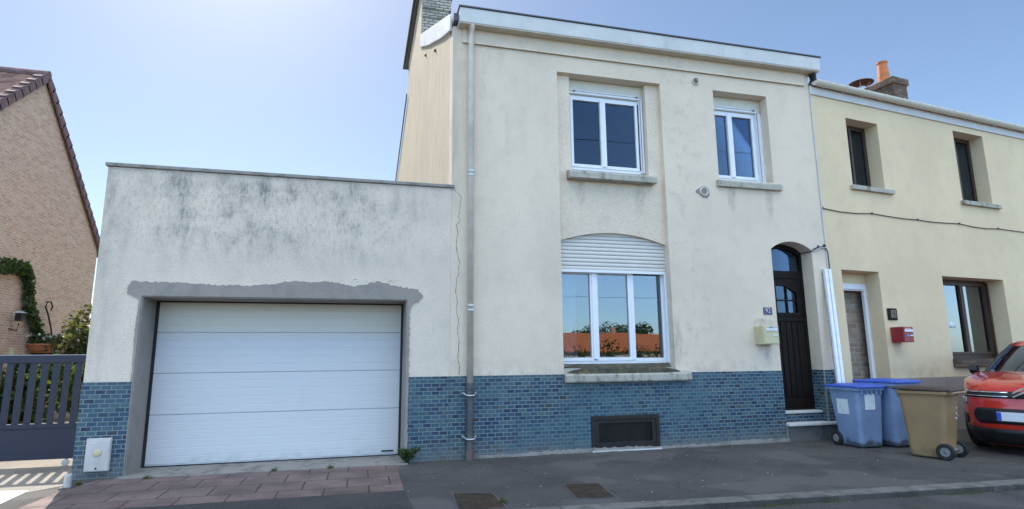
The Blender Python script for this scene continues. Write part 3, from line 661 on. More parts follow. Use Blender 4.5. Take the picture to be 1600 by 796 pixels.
f_.prism([(7.46, 2.20), (7.99, 2.20), (7.99, 2.66), (7.90, 2.70), (7.81, 2.755), (7.70, 2.80), (7.60, 2.81), (7.46, 2.785)], 'y', YD+.0, YD+.0115, holes=[[(7.50, 2.26), (7.95, 2.26), (7.95, 2.63), (7.88, 2.66), (7.80, 2.71), (7.70, 2.755), (7.60, 2.765), (7.50, 2.745)]])
f_.go('glazing_bar', MT['dark_wood'], lf, bevel=.003)
MB().box(7.33, 8.05, YD-.022, YD+.0115, 2.10, 2.145).go('rail', MT['dark_wood'], lf, bevel=.006)
pk = MB()
for i in range(5):
    a = 7.40+i*.122; pk.box(a+.009, a+.113, YD-.006, YD+.0115, .74, 2.07)
pk.box(7.35, 8.04, YD-.004, YD+.0115, .56, .70)
pk.go('planking', MT['dark_wood'], lf, bevel=.006)
MB().lathe((7.36, YD-.045, 1.36), [(.012, .05), (.012, .02), (.028, .012), (.032, -.01), (.02, -.025)], 12, 'y').go('handle', MT['brass'], lf)
MB().box(7.345, 7.375, YD-.001, YD+.0115, 1.18, 1.50).go('handle_plate', MT['brass'], lf)
MB().box(7.245, 8.125, YD-.16, YD-.148, .32, .455).go('riser', MT['tiles'], H)
MB().box(7.245, 8.125, YD-.147, YD+.06, .30, .452).go('step_core', MT['cement'], H)
MB().box(7.25, 8.20 if False else 8.112, YD-.185, YD-.001, .4555, .498).go('upper_step', MT['white_paint'], H, bevel=.01)
MB().box(7.23, 8.46, D-.10, YD-.161, .262, .312).go('lower_step', MT['white_paint'], H, bevel=.012)
MB().box(7.26, 8.43, D-.035, D-.0135, -.02, .2615).go('step_plinth', MT['dark_concrete'], H)
# round vents on the wall
for (x, z, r) in ((5.90, 6.53, .075), (5.92, 4.40, .085)):
    o = MB().lathe((x, D-.001, z), [(r, 0), (r, -.02), (r*.86, -.032), (r*.72, -.022), (r*.70, -.012)], 28, 'y').go('air_vent', MT['shutter'], H, smooth=False)
    g = MB()
    for k in range(-3, 4):
        h = math.sqrt(max(0, (.68*r)**2-(k*.2*r)**2)); g.box(x-h, x+h, D-.021, D-.0135, z+k*.2*r-.003, z+k*.2*r+.003)
    g.go('louvre', MT['brass'], o)
MB().prism([(5.80, 4.36), (5.84, 4.33), (5.90, 4.29), (5.99, 4.28), (6.04, 4.35), (6.03, 4.44), (5.98, 4.50), (5.90, 4.505), (5.83, 4.46), (5.77, 4.42), (5.75, 4.38)], 'y', D-.0045, D-.001).go('vent_patch', MT['cement'], H)
MB().lathe((5.79, D-.001, 4.40), [(.025, 0), (.022, -.006)], 10, 'y').go('screw_plug', MT['cement'], H)
# downpipe
dp = MB().tube([(1.64, D-.16, 7.0), (1.64, D-.10, 6.93), (1.64, D-.085, 6.80), (1.635, D-.085, 1.08)], .050, 16).go('downpipe', MT['downpipe'], H, smooth=True)
MB().tube([(1.635, D-.085, 1.11), (1.635, D-.085, 1.02)], .062, 16).tube([(1.635, D-.085, 1.03), (1.63, D-.085, .10), (1.63, D-.10, .0)], .050, 16).tube([(1.63, D-.09, .13), (1.63, D-.095, -.01)], .060, 16).go('iron_boot', MT['cast_iron'], dp, smooth=False)
for z in (4.43, 2.2, 4.36, 2.27):
    MB().tube([(1.637, D-.085, z), (1.637, D-.085, z+.022)], .060, 16).go('pipe_collar', MT['galv'], dp)
for z in (4.50, 2.34, 5.9):
    pass
for z in (.93, .30):
    MB().tube([(1.56, D-.05, z+.02), (1.555, D-.10, z+.012), (1.58, D-.145, z), (1.635, D-.155, z-.004), (1.69, D-.145, z), (1.715, D-.10, z+.012), (1.71, D-.05, z+.02)], .011, 8).tube([(1.53, D-.012, z+.03), (1.555, D-.08, z+.02)], .016, 8).tube([(1.74, D-.012, z+.03), (1.715, D-.08, z+.02)], .016, 8).go('pipe_clamp', MT['galv'], dp)
# gutter spout at the right end
MB().tube([(8.50, D-.06, 6.98), (8.56, D-.02, 6.86), (8.52, D+.05, 6.78)], [.075, .06, .03], 10).go('outlet', MT['black'], H)

# ------------------------------------------------------------------ GARAGE
G = thing('garage', 'flat-roofed garage with stained cream render and wide white door', 'garage', (-3.48, D, 0))
GX0, GX1 = -3.48, 1.338
gd = rect(-2.90, .68, -.03, 2.36)
MB().prism([(GX0, -.05), (-2.90, -.05), (-2.90, 2.36), (.68, 2.36), (.68, -.05), (GX1, -.05), (GX1, 4.16), (GX0, 4.16)], 'y', D+.001, D+.62).go('wall', MT['render_garage'], G)
MB().box(GX0, GX0+.25, D+.62, 16.0, 0, 4.16).box(GX0+.25, GX1, 15.8, 16.0, 0, 4.16).go('side_wall', MT['render_garage'], G)
MB().box(GX0+.02, GX1, D+.02, 15.98, 4.161, 4.18).go('roof', MT['lead'], G)
MB().box(GX0-.03, GX1+.045, D-.035, D+.30, 4.165, 4.215).go('coping', MT['concrete'], G, bevel=.008)
MB().box(-2.9, .68, D+.63, 15.8, 2.45, 2.47).go('ceiling', MT['room'], G)
def inner(a, b, zf): pass
MB().box(GX0-.012, -2.915, D-.012, D, -.06, zt).go('tiled_base', MT['tiles'], G); MB().box(.725, GX1-.022, D-.012, D, -.03, zt).go('tiled_base', MT['tiles'], G)
# cement patch round the opening (jagged edge)
rng = random.Random(2)
def jl(p, q, amp, n):
    out = []
    for i in range(n): 
        t = i/n; out.append((p[0]+(q[0]-p[0])*t+rng.uniform(-amp, amp), p[1]+(q[1]-p[1])*t+rng.uniform(-amp, amp)))
    return out
key = [(-3.06, 2.37), (-3.09, 2.46), (-3.04, 2.56), (-2.69, 2.55), (-2.31, 2.545), (-1.93, 2.525), (-1.53, 2.53), (-1.21, 2.56), (-1.09, 2.60), (-.76, 2.60), (-.42, 2.61), (-.11, 2.545), (.06, 2.58), (.24, 2.635), (.42, 2.58), (.60, 2.55), (.83, 2.52), (.91, 2.42), (.84, 2.34), (.765, 2.30), (.715, 2.22), (.725, 1.6), (.72, .9), (.724, .02)]
pp = []
for a, b in zip(key, key[1:]):
    L = math.hypot(b[0]-a[0], b[1]-a[1]); pp += jl(a, b, .011, max(1, int(L/.028)))
left = []
for a, b in zip([(-2.912, -.03), (-2.912, 1.2), (-2.925, 1.22), (-2.94, 1.9)], [(-2.912, 1.2), (-2.925, 1.22), (-2.94, 1.9), (-2.93, 2.34)]): left += jl(a, b, .002 if a[1] < 1.2 else .007, 22)
pts = [(.68, 0.0), (.68, 2.36), (-2.90, 2.36), (-2.90, -.03)]+left+pp+[(.724, .0)]
MB().prism(pts, 'y', D-.0165, D+.0005).go('cement_patch', MT['cement'], G)
for k in range(16):
    x = rng.choice([rng.uniform(-.15, .15), rng.uniform(.3, .7), rng.uniform(.75, .9)]); z = rng.uniform(2.6, 2.68) if x < .7 else rng.uniform(2.24, 2.5); r = rng.uniform(.006, .014)
    MB().prism([(x-r, z), (x, z-r*.6), (x+r, z), (x+r*.2, z+r*.7)], 'y', D-.003, D+.0005).go('cement_fleck', MT['cement'], G)
# reveals in cement
MB().box(-2.899, -2.885, D+.0, D+.59, -.03, 2.359).box(.665, .679, D, D+.59, -.03, 2.359).box(-2.884, .664, D, D+.59, 2.345, 2.359).go('reveal', MT['cement'], G)
# sectional door
YG = 9.50
dz = [.03, .72, 1.30, 1.885, 2.335]
gdo = MB().box(-2.885, -2.845, YG-.02, YG+.05, 0, 2.345).box(.630, .665, YG-.02, YG+.05, 0, 2.345).box(-2.845, .63, YG-.02, YG+.05, 2.325, 2.345).box(-2.845, .63, YG-.012, YG+.05, .005, .03).go('garage_door', MT['black'], G)
for a, b in zip(dz, dz[1:]):
    n = max(3, round((b-a)/.117)); hgt = (b-a)/n; prof = []
    for i in range(n):
        z0 = a+i*hgt; g = .0035 if i else .006
        prof += [(YG+(.0025 if i else .016), z0+.0005), (YG+(.0025 if i else .016), z0+g), (YG, z0+g+.004), (YG, z0+hgt-.004)]
    prof += [(YG+.016, b-.001), (YG+.04, b-.001), (YG+.04, a+.001)]
    MB().prism(prof, 'x', -2.845, .630).go('door_section', MT['garage_door'], gdo)
MB().box(.38, .56, YG-.012, YG+.001, .075, .095).go('handle', MT['black'], gdo)
MB().box(-2.845, .63, YG-.006, YG+.003, .03, .055).go('bottom_seal', MT['zinc'], gdo)
# crack in the render
ck = [(1.36, 4.165), (1.43, 4.10), (1.50, 4.02), (1.48, 3.87), (1.46, 3.71), (1.48, 3.62), (1.42, 3.57), (1.45, 3.42), (1.42, 3.33), (1.43, 3.17), (1.47, 2.99), (1.46, 2.80), (1.43, 2.65), (1.42, 2.47), (1.45, 2.35), (1.43, 2.20), (1.47, 2.06), (1.45, 1.9), (1.48, 1.72), (1.46, 1.5), (1.49, 1.30), (1.47, 1.215)]
fine = []
for a, b in zip(ck, ck[1:]): fine += jl(a, b, .006, 5)
wd = [.003*(.3+rng.random()) for _ in fine]
poly = [(p[0]-q, p[1]) for p, q in zip(fine, wd)]+[(p[0]+q, p[1]) for p, q in reversed(list(zip(fine, wd)))]
MB().prism(poly, 'y', D-.0025, D+.0005).go('crack', MT['black'], H)

# ------------------------------------------------------------------ small things on the walls
t = thing('letterbox', 'beige metal letterbox on the cream wall just left of the dark front door', 'letterbox', (6.75, D, 1.66))
MB().box(6.75, 7.07, D-.225, D-.001, 1.665, 1.985).go('body', MT['letterbox'], t, bevel=.008)
MB().box(6.77, 7.055, D-.232, D-.2255, 1.68, 1.97).go('door', MT['letterbox'], t, bevel=.003)
MB().box(6.80, 7.04, D-.242, D-.2325, 1.895, 1.94).go('flap', MT['silver'], t, bevel=.004)
MB().box(6.93, 7.045, D-.24, D-.2325, 1.80, 1.832).go('name_card', MT['white_paint'], t, bevel=.003)
MB().lathe((6.81, D-.233, 1.82), [(.010, 0), (.009, -.008)], 12, 'y').go('lock', MT['galv'], t)
MB().box(6.875, 6.945, D-.236, D-.2325, 1.947, 1.968).go('sticker', MT['label_blue'], t)
t = thing('house_number', 'small blue enamel plate reading 92 above the beige letterbox', 'number plate', (7.05, D, 2.26))
MB().box(6.965, 7.145, D-.012, D-.001, 2.195, 2.325).go('plate', MT['enamel'], t, bevel=.004)
text_mesh('92', 'digits', .118, MT['white_paint'], t, facing(7.055, D-.0135, 2.262))
MB().prism(rect(6.975, 7.135, 2.205, 2.315), 'y', D-.014, D-.0125, holes=[rect(6.978, 7.132, 2.208, 2.312)]).go('border', MT['white_paint'], t)
t = thing('meter_box', 'small pale grey meter box with round cream knob on the blue tiles', 'meter box', (-3.2, D, .1))
MB().box(-3.345, -3.065, D-.06, D-.0125, .095, .505).go('body', MT['meter_box'], t, bevel=.006)
MB().box(-3.335, -3.075, D-.068, D-.0605, .105, .48).go('door', MT['meter_box'], t, bevel=.004)
MB().lathe((-3.205, D-.069, .325), [(.045, 0), (.045, -.008), (.030, -.014)], 20, 'y').go('knob', MT['letterbox'], t)
MB().lathe((-3.205, D-.069, .135), [(.012, 0), (.012, -.004)], 12, 'y').go('keyhole', MT['black'], t)
MB().box(-3.31, -3.22, D-.0695, D-.0685, .445, .46).go('faded_label', MT['silver'], t)
# letter-box stain on the wall
# manhole covers
for k, (pts, lb) in enumerate(((((1.05, 6.80), (1.50, 6.69), (1.50, 5.97), (.99, 5.97)), 'square rusty manhole cover in the pavement, the left one nearest the downpipe'), (((2.38, 6.86), (2.82, 6.80), (2.72, 6.03), (2.28, 6.12)), 'rusty manhole cover in the pavement in front of the basement vent'))):
    cx = sum(p[0] for p in pts)/4; cy = sum(p[1] for p in pts)/4
    t = thing('manhole_cover', lb, 'manhole cover', (cx, cy, 0), group='manhole covers in the pavement')
    MB().prism([(cx+(p[0]-cx)*1.0, cy+(p[1]-cy)*1.0) for p in pts], 'z', -.03, .006, holes=[[(cx+(p[0]-cx)*.92, cy+(p[1]-cy)*.94) for p in pts]]).go('frame', MT['cast_iron'], t)
    MB().prism([(cx+(p[0]-cx)*.905, cy+(p[1]-cy)*.925) for p in pts], 'z', -.03, .005).go('lid', MT['cover'], t)
t = thing('bollard', 'short grey metal stub post at the left corner of the garage', 'post', (-3.30, 8.35, 0))
MB().tube([(-3.30, 8.35, 0), (-3.30, 8.35, .15)], .042, 14).go('post', MT['galv'], t)
MB().tube([(-3.30, 8.35, .1505), (-3.30, 8.35, .165)], .036, 14).go('cap', MT['white_paint'], t)
MB().box(-3.36, -3.23, 8.28, 8.42, 0, .02).go('foot', MT['cast_iron'], t)
# two long white profiles leaning on the wall
for k, (a, b, lb) in enumerate((((8.355, D-.045, 3.05), (8.13, 8.56, .02), 'tall white plastic profile leaning against the wall, the left one with notched edge'), ((8.44, D-.045, 3.05), (8.215, 8.57, .02), 'tall white plastic profile leaning against the wall, the plain right one'))):
    a, b = Vector(a), Vector(b); t = thing('window_profile', lb, 'plastic profile', b, group='white profiles leaning on the wall')
    ax = (a-b).normalized(); e1 = Vector((1, 0, 0)); e1 = (e1-ax*e1.dot(ax)).normalized(); e2 = ax.cross(e1)
    L = (a-b).length; sec = [(-.030, -.018), (-.022, -.026), (.022, -.026), (.030, -.018), (.030, .018), (-.030, .018)]
    MB().rings([[b+ax*h+e1*u+e2*(-v if True else v) for u, v in sec] for h in (0, L)]).go('body', MT['trim'], t)
    MB().rings([[b+ax*h+e1*(u-.040)+e2*(-v) for u, v in [(-.010, -.026), (.010, -.026), (.010, .0), (-.010, .0)]] for h in (0, L)]).go('edge_strip', MT['zinc'], t)
    if k == 0:
        for j in range(14):
            h = L*(j+.5)/14; q = MB().rings([[b+ax*(h+dh)+e1*(u-.040)+e2*(-v) for u, v in [(-.013, -.03), (.006, -.03), (.006, -.024), (-.013, -.024)]] for dh in (0, .02)]); q.go('notch', MT['black'], t)

# ------------------------------------------------------------------ NEIGHBOUR HOUSE (right)
NA = R(7.2); NO = Vector((8.445, D+.002, 0))
N = thing('house', 'pale yellow rendered house with brown windows, right of the cream one', 'house', NO, NA, local=True)
def nw(u, v, z): # neighbour local -> world
    c, s_ = math.cos(NA), math.sin(NA); return Vector((NO.x+u*c-v*s_, NO.y+u*s_+v*c, z))
nh = [rect(.36, 1.38, -.0+.02, 3.07), rect(.94, 1.86, 4.78, 6.21), rect(4.33, 5.39, 4.78, 6.42), rect(3.27, 5.33, 1.37, 3.07), rect(7.9, 8.96, 4.78, 6.42), rect(7.0, 9.2, 1.37, 3.07)]
MB().prism(rect(0, 11, 0, 6.66), 'y', 0, .42, holes=nh).go('wall', MT['render_neighbour'], N)
MB().box(0, .2, .43, 9, 0, 6.6).box(10.8, 11, .43, 9, 0, 6.6).box(0, 11, 9, 9.2, 0, 6.6).go('party_wall', MT['render_side'], N)
MB().prism([(-.02, 6.78), (4.6, 8.75), (9.3, 6.68), (9.3, 6.58), (4.6, 8.6), (.06, 6.735), (-.02, 6.735)], 'x', .02, 11.1).go('roof', MT['roof_brown'], N)
MB().box(0, 11.05, -.03, -.001, 6.56, 6.73).go('fascia', MT['fascia'], N, bevel=.004)
gp = [(math.cos(a)*.085, math.sin(a)*.085) for a in [math.pi+math.pi*i/12 for i in range(13)]]
gp2 = [(x*.9, z*.9) for x, z in reversed(gp)]
gut = MB().prism([(-.115+x, 6.80+z) for x, z in gp+gp2], 'x', .06, 11.1).go('gutter', MT['pvc_cream'], N)
MB().prism([(-.115+x*.98, 6.80+z*.98) for x, z in gp], 'x', .045, .06).go('gutter_end', MT['pvc_cream'], gut)
u = .3
while u < 11:
    MB().prism([(-.115+x*1.16, 6.80+z*1.16) for x, z in gp]+[(-.115+x*1.005, 6.80+z*1.005) for x, z in reversed(gp)], 'x', u, u+.022).go('gutter_bracket', MT['pvc_cream'], gut); u += .55
for a, b, z0, z1 in ((.94, 1.86, 4.78, 6.21), (4.33, 5.39, 4.78, 6.42), (7.9, 8.96, 4.78, 6.42)):
    v0 = .28; mb = MB().prism(rect(a, b, z0, z1), 'y', v0, v0+.06, holes=[rect(a+.07, (a+b)/2-.03, z0+.08, z1-.08), rect((a+b)/2+.03, b-.07, z0+.08, z1-.08)])
    wn = mb.go('window', MT['brown_wood'], N, bevel=.004)
    for p, q in ((a+.07, (a+b)/2-.03), ((a+b)/2+.03, b-.07)): MB().box(p-.01, q+.01, v0+.03, v0+.034, z0+.07, z1-.07).go('pane', MT['glass'], wn)
    curtain(wn, a+.22, b-.24, v0+.12, z0+.02, z1-.22, 7, .022, taper=.10)
    MB().box(a-.08, b+.2, -.07, v0, z0-.085, z0+.005).go('sill', MT['stone_sill'], wn, bevel=.008)
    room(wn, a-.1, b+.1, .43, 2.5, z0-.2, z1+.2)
for a, b in ((3.27, 5.33), (7.0, 9.2)):
    z0, z1, v0 = 1.37, 3.07, .36; m = (a+b)/2+.13
    wn = MB().prism(rect(a, b, z0, z1), 'y', v0, v0+.07, holes=[rect(a+.09, m-.04, z0+.12, z1-.10), rect(m+.04, b-.11, z0+.12, z1-.10)]).go('window', MT['brown_wood'], N, bevel=.004)
    MB().prism(rect(a+.06, m, z0+.09, z1-.07), 'y', v0-.02, v0-.001, holes=[rect(a+.10, m-.05, z0+.14, z1-.12)]).prism(rect(m+.005, b-.06, z0+.09, z1-.07), 'y', v0-.02, v0-.001, holes=[rect(m+.055, b-.12, z0+.14, z1-.12)]).go('sash', MT['brown_wood'], wn, bevel=.004)
    for p, q in ((a+.09, m-.04), (m+.04, b-.11)): MB().box(p-.01, q+.01, v0+.03, v0+.034, z0+.10, z1-.08).go('pane', MT['glass_lo'], wn)
    MB().box(b-.06, b-.02, v0-.06, v0-.001, z0+.01, z1-.04).go('guide_rail', MT['brown_wood'], wn, bevel=.004)
    curtain(wn, m+.02, b-.2, v0+.14, z0+.02, z1-.1, 8, .03, taper=.1)
    MB().box(a-.02, b+.12, -.07, v0, z0-.16, z0-.0).go('sill', MT['old_brick'], wn, bevel=.008)
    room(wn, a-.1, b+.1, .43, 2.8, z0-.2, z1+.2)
# plinth band and bricked doorway
MB().box(1.38, 11, -.028, -.001, 0, 1.02).go('plinth', MT['cement'], N)
MB().box(0, .36, -.024, -.001, 0, .6).go('plinth', MT['cement'], N)
MB().box(.20, 2.0, .50, .60, 0, 3.2).go('brick_infill', MT['infill_brick'], N)
df = MB().box(.36, 1.38, .30, .36, 2.72, 2.86).box(1.30, 1.38, .30, .36, 0, 2.72).box(.36, .43, .30, .36, 0, 2.72).go('door_frame', MT['pvc'], N, bevel=.004)
MB().box(.42, 1.30, .27, .299, 2.745, 2.80).go('door_rail', MT['pvc'], df, bevel=.004)
MB().box(.36, 1.38, .31, .40, 2.86, 3.068).go('door_lintel', MT['render_neighbour'], N)
# cable along the facade
t = thing('cable', 'thin dark cable sagging along the pale yellow facade', 'cable', NO, NA, local=True)
pts = [(0.02+i*.45, -.012-.004*(i % 2), 4.235-.012*math.sin(i*1.3)-(.02 if i % 3 else 0)) for i in range(25)]
MB().tube(pts, .009, 6).go('wire', MT['wire'], t)
cl_ = MB()
for i in range(0, 25, 3): p = pts[i]; cl_.box(p[0]-.012, p[0]+.012, -.03, -.001, p[2]-.012, p[2]+.02)
cl_.go('clip', MT['wire'], t)
t = thing('cable', 'dark cable bundle running from door arch round the wall corner', 'cable', (8.1, D, 3.3))
MB().tube([(7.98, YD-.012, 3.40), (8.10, YD-.03, 3.39), (8.115, D+.02, 3.38), (8.16, D-.02, 3.41), (8.24, D-.022, 3.46), (8.36, D-.022, 3.48), (8.43, D-.03, 3.45), (8.47, D-.022, 3.38), (8.475, D-.02, 3.2), (8.47, D-.02, 2.9), (8.48, D-.02, 1.3)], .010, 6).go('wire', MT['wire'], t, smooth=True)
MB().tube([(8.13, D-.02, 3.385), (8.20, D-.03, 3.405), (8.30, D-.03, 3.455), (8.42, D-.034, 3.46)], .009, 6).tube([(8.13, D-.016, 3.43), (8.24, D-.018, 3.475), (8.38, D-.018, 3.495)], .008, 6).go('second_wire', MT['zinc'], t, smooth=True)
MB().box(8.40, 8.425, D-.035, D-.001, 3.48, 3.53).box(8.25, 8.28, D-.035, D-.001, 3.46, 3.50).go('clip', MT['wire'], t)
# joint between the two facades
MB().tube([(0.0, -.012, z) for z in (0, 2, 3.45, 4.23, 4.24, 6.6)], .012, 6).go('joint_cable', MT['zinc'], N)
# number plaque and red letterbox on the neighbour
t = thing('house_number', 'dark brown square plaque with worn unreadable figures above the red letterbox', 'number plate', nw(1.6, 0, 2.25), NA, local=True)
ORG[t] = Vector((1.6, 0, 2.25))
MB().box(1.475, 1.735, -.03, -.001, 2.13, 2.36).go('plaque', MT['dark_wood'], t, bevel=.02)
MB().box(1.545, 1.69, -.036, -.0305, 2.175, 2.325).go('inset', MT['brass'], t, bevel=.004)
MB().prism([(1.57, 2.255), (1.60, 2.235), (1.625, 2.262), (1.60, 2.275)], 'y', -.0375, -.0362).prism([(1.63, 2.21), (1.66, 2.20), (1.65, 2.30), (1.615, 2.305), (1.618, 2.29), (1.636, 2.285)], 'y', -.0375, -.0362).prism([(1.575, 2.205), (1.61, 2.195), (1.605, 2.21)], 'y', -.0375, -.0362).go('worn_figures', MT['black'], t)
t = thing('letterbox', 'dark red letterbox fixed to the pale yellow wall', 'letterbox', nw(1.65, 0, 1.7), NA, local=True)
ORG[t] = Vector((1.65, 0, 1.7))
MB().box(1.51, 1.79, -.25, -.001, 1.70, 1.99).go('body', MT['red_box'], t, bevel=.006)
MB().box(1.522, 1.78, -.258, -.2505, 1.71, 1.98).go('door', MT['red_box'], t, bevel=.003)
MB().box(1.535, 1.77, -.268, -.2585, 1.895, 1.94).go('flap', MT['silver'], t, bevel=.003)
MB().box(1.59, 1.66, -.264, -.2585, 1.81, 1.84).go('sticker', MT['label_blue'], t)
MB().box(1.685, 1.765, -.264, -.2585, 1.815, 1.84).go('name_card', MT['white_paint'], t)
MB().box(1.57, 1.72, -.2605, -.2585, 1.955, 1.965).go('faded_lettering', MT['silver'], t)
# neighbour chimney
t = thing('chimney', 'stubby weathered brick chimney above the white gutter', 'chimney', nw(6.0, 2.3, 7.5), NA, local=True)
ORG[t] = Vector((6.0, 2.3, 7.5))
CU, CV = 6.16, 2.35
MB().box(CU, CU+.58, CV, CV+1.45, 7.3, 8.98).go('stack', MT['old_brick'], t, bevel=.015)
MB().box(CU-.045, CU+.625, CV-.045, CV+1.5, 8.985, 9.18).go('crown', MT['old_brick'], t, bevel=.02)
MB().lathe((CU+.28, CV+.42, 9.18), [(.165, 0), (.155, .25), (.125, .62), (.145, .64), (.145, .68), (.12, .68)], 20).go('chimney_pot', MT['clay_pot'], t, smooth=False)
cw = MB().lathe((CU+.28, CV+1.12, 9.18), [(.15, 0), (.15, .16), (.12, .17), (.12, .22)], 18).go('flue', MT['galv'], t)
MB().lathe((CU+.28, CV+1.12, 9.52), [(.34, 0), (.345, .012), (.20, .085), (.02, .13)], 24).go('cowl', MT['rust'], cw)
q = MB()
for k in range(4):
    a = k*1.571+.5; q.tube([(CU+.28+.12*math.cos(a), CV+1.12+.12*math.sin(a), 9.36), (CU+.28+.26*math.cos(a), CV+1.12+.26*math.sin(a), 9.56)], .008, 5)
q.go('bracket', MT['galv'], cw)
# white dome lamp behind the neighbour's window
t = thing('pendant_lamp', 'white dome lampshade hanging inside the lower brown window', 'lamp', nw(3.95, .62, 2.0), NA, local=True)
ORG[t] = Vector((3.95, .62, 2.0))
MB().lathe((4.02, .66, 2.02), [(.30, 0), (.285, .10), (.23, .20), (.14, .275), (.03, .31)], 28).go('shade', MT['curtain'], t, smooth=True)
MB().tube([(4.02, .66, 2.33), (4.02, .66, 3.2)], .006, 6).go('cord', MT['wire'], t)

# ------------------------------------------------------------------ BINS
def rrect(wx, dy, r, z, n=4, cy=0):
    out = []
    for cx_, cy_, a0 in ((wx/2-r, dy/2-r, 0), (-wx/2+r, dy/2-r, 90), (-wx/2+r, -dy/2+r, 180), (wx/2-r, -dy/2+r, 270)):
        for i in range(n+1):
            a = R(a0+90*i/n); out.append((cx_+r*math.cos(a), cy_+r*math.sin(a)+cy, z))
    return out
def bin_(label, loc, rz, body, lid, sc=1.0, open_=0.0, stick=0):
    t = thing('wheelie_bin', label, 'bin', loc, rz, 'wheeled bins on the pavement', local=True)
    t.scale = (1, 1, 1)
    k = sc
    def q(v): return v*k
    mb = MB()
    rg = [rrect(q(.40), q(.42), q(.05), q(.012)), rrect(q(.435), q(.46), q(.06), q(.03)), rrect(q(.45), q(.475), q(.06), q(.16)), rrect(q(.52), q(.60), q(.06), q(.86), cy=q(.02)), rrect(q(.54), q(.635), q(.06), q(.90), cy=q(.02)),
          rrect(q(.58), q(.675), q(.06), q(.905), cy=q(.02)), rrect(q(.585), q(.68), q(.06), q(.945), cy=q(.02)), rrect(q(.54), q(.62), q(.05), q(.95), cy=q(.02)), rrect(q(.50), q(.56), q(.05), q(.86), cy=q(.02)), rrect(q(.42), q(.44), q(.04), q(.10))]
    b = mb.rings(rg).go('body', MT[body], t, smooth=False, bevel=.006*k)
    # faceted front panel and side ribs
    MB().prism([(-q(.14), q(.20)), (q(.14), q(.20)), (q(.165), q(.80)), (-q(.165), q(.80))], 'y', -q(.290), -q(.225)).go('front_panel', MT[body], b, bevel=.008*k) if False else None
    for s_ in (-1, 1):
        rb = MB()
        for yy in (-.10, .12): rb.box(s_*q(.235)-q(.02), s_*q(.235)+q(.012)*1, q(yy)-q(.012), q(yy)+q(.012), q(.72), q(.905))
        rb.go('rib', MT[body], b, bevel=.004)
    fr = MB()
    for i in range(5): fr.box(-q(.19)+i*q(.095)-q(.012), -q(.19)+i*q(.095)+q(.012), -q(.315), -q(.27), q(.84), q(.906))
    fr.go('rib', MT[body], b, bevel=.004)
    # lid, domed, hinged at the back (+y)
    ang = open_; L0 = q(.36)
    Mx = Matrix.Translation((0, L0, q(.955))) @ Matrix.Rotation(-ang, 4, 'X') @ Matrix.Translation((0, -L0, -q(.955)))
    lm = MB()
    lm.rings([rrect(q(.575), q(.70), q(.07), q(.948), cy=q(.005)), rrect(q(.60), q(.725), q(.08), q(.952), cy=q(.0)), rrect(q(.60), q(.725), q(.08), q(.972), cy=q(.0)), rrect(q(.54), q(.66), q(.07), q(.988), cy=q(.0)), rrect(q(.50), q(.60), q(.08), q(.984), cy=q(.01)), rrect(q(.34), q(.42), q(.08), q(1.005), cy=q(.02)), rrect(q(.10), q(.14), q(.04), q(1.012), cy=q(.02))])
    for vv in lm.bm.verts: vv.co = Mx @ vv.co
    ld = lm.go('lid', MT[lid], t, smooth=False, bevel=.003)
    hd = MB().tube([(-q(.24), q(.415), q(.93)), (q(.24), q(.415), q(.93))], q(.016), 10)
    for s_ in (-1, 0, 1): hd.box(s_*q(.2)-q(.02), s_*q(.2)+q(.02), q(.33), q(.415), q(.905), q(.95))
    hd.go('handle', MT[body], t)
    hb = MB().tube([(-q(.27), q(.385), q(.965)), (q(.27), q(.385), q(.965))], q(.018), 10); hb.go('hinge', MT[lid], ld)
    for s_ in (-1, 1):
        x = s_*q(.235)
        wl = MB().lathe((x, q(.24), q(.115)), [(q(.06), -q(.026)), (q(.10), -q(.027)), (q(.115), -q(.018)), (q(.115), q(.018)), (q(.10), q(.027)), (q(.06), q(.026))], 28, 'x').go('wheel', MT['black'], t)
        MB().lathe((x, q(.24), q(.115)), [(q(.062), -q(.030)), (q(.058), -q(.0335)), (q(.03), -q(.020)), (q(.018), -q(.040)), (q(.018), q(.040)), (q(.03), q(.020)), (q(.058), q(.0335)), (q(.062), q(.030))], 20, 'x').go('hub', MT['hub'], wl)
    MB().tube([(-q(.25), q(.24), q(.115)), (q(.25), q(.24), q(.115))], q(.012), 8).go('axle', MT['galv'], t)
    return t, b
b1, bb = bin_('pale blue wheeled bin with blue lid and paper stickers, leftmost and nearest the door step', (8.02, 8.14, 0), 0, 'bin_blue', 'lid_blue', 1.0)
# stickers follow the leaning side (x = -) and front (y = -)
def sticker_side(b, y0, y1, z0, z1, w_):
    f = lambda z: -(.225+(.26-.225)*(z-.16)/(.86-.16))-.006
    mb = MB(); v = [mb.bm.verts.new(p) for p in ((f(z0), y0, z0), (f(z0), y1, z0), (f(z1), y1, z1), (f(z1), y0, z1))]; mb.bm.faces.new(v)
    o = mb.go('sticker', MT['sticker'], b); o.modifiers.new('solid', 'SOLIDIFY').thickness = .002
def sticker_front(b, x0, x1, z0, z1):
    f = lambda z: -(.2375+(.28-.2375)*(z-.16)/(.86-.16))-.006
    mb = MB(); v = [mb.bm.verts.new(p) for p in ((x0, f(z0), z0), (x1, f(z0), z0), (x1, f(z1), z1), (x0, f(z1), z1))]; mb.bm.faces.new(v)
    o = mb.go('sticker', MT['sticker'], b); o.modifiers.new('solid', 'SOLIDIFY').thickness = .002
sticker_side(bb, -.08, .16, .52, .76, 0); sticker_front(bb, -.12, .08, .60, .85)
b2, bb2 = bin_('larger blue wheeled bin standing between the small blue bin and the tan one', (8.61, 8.06, 0), R(3), 'bin_blue', 'lid_blue', 1.07)
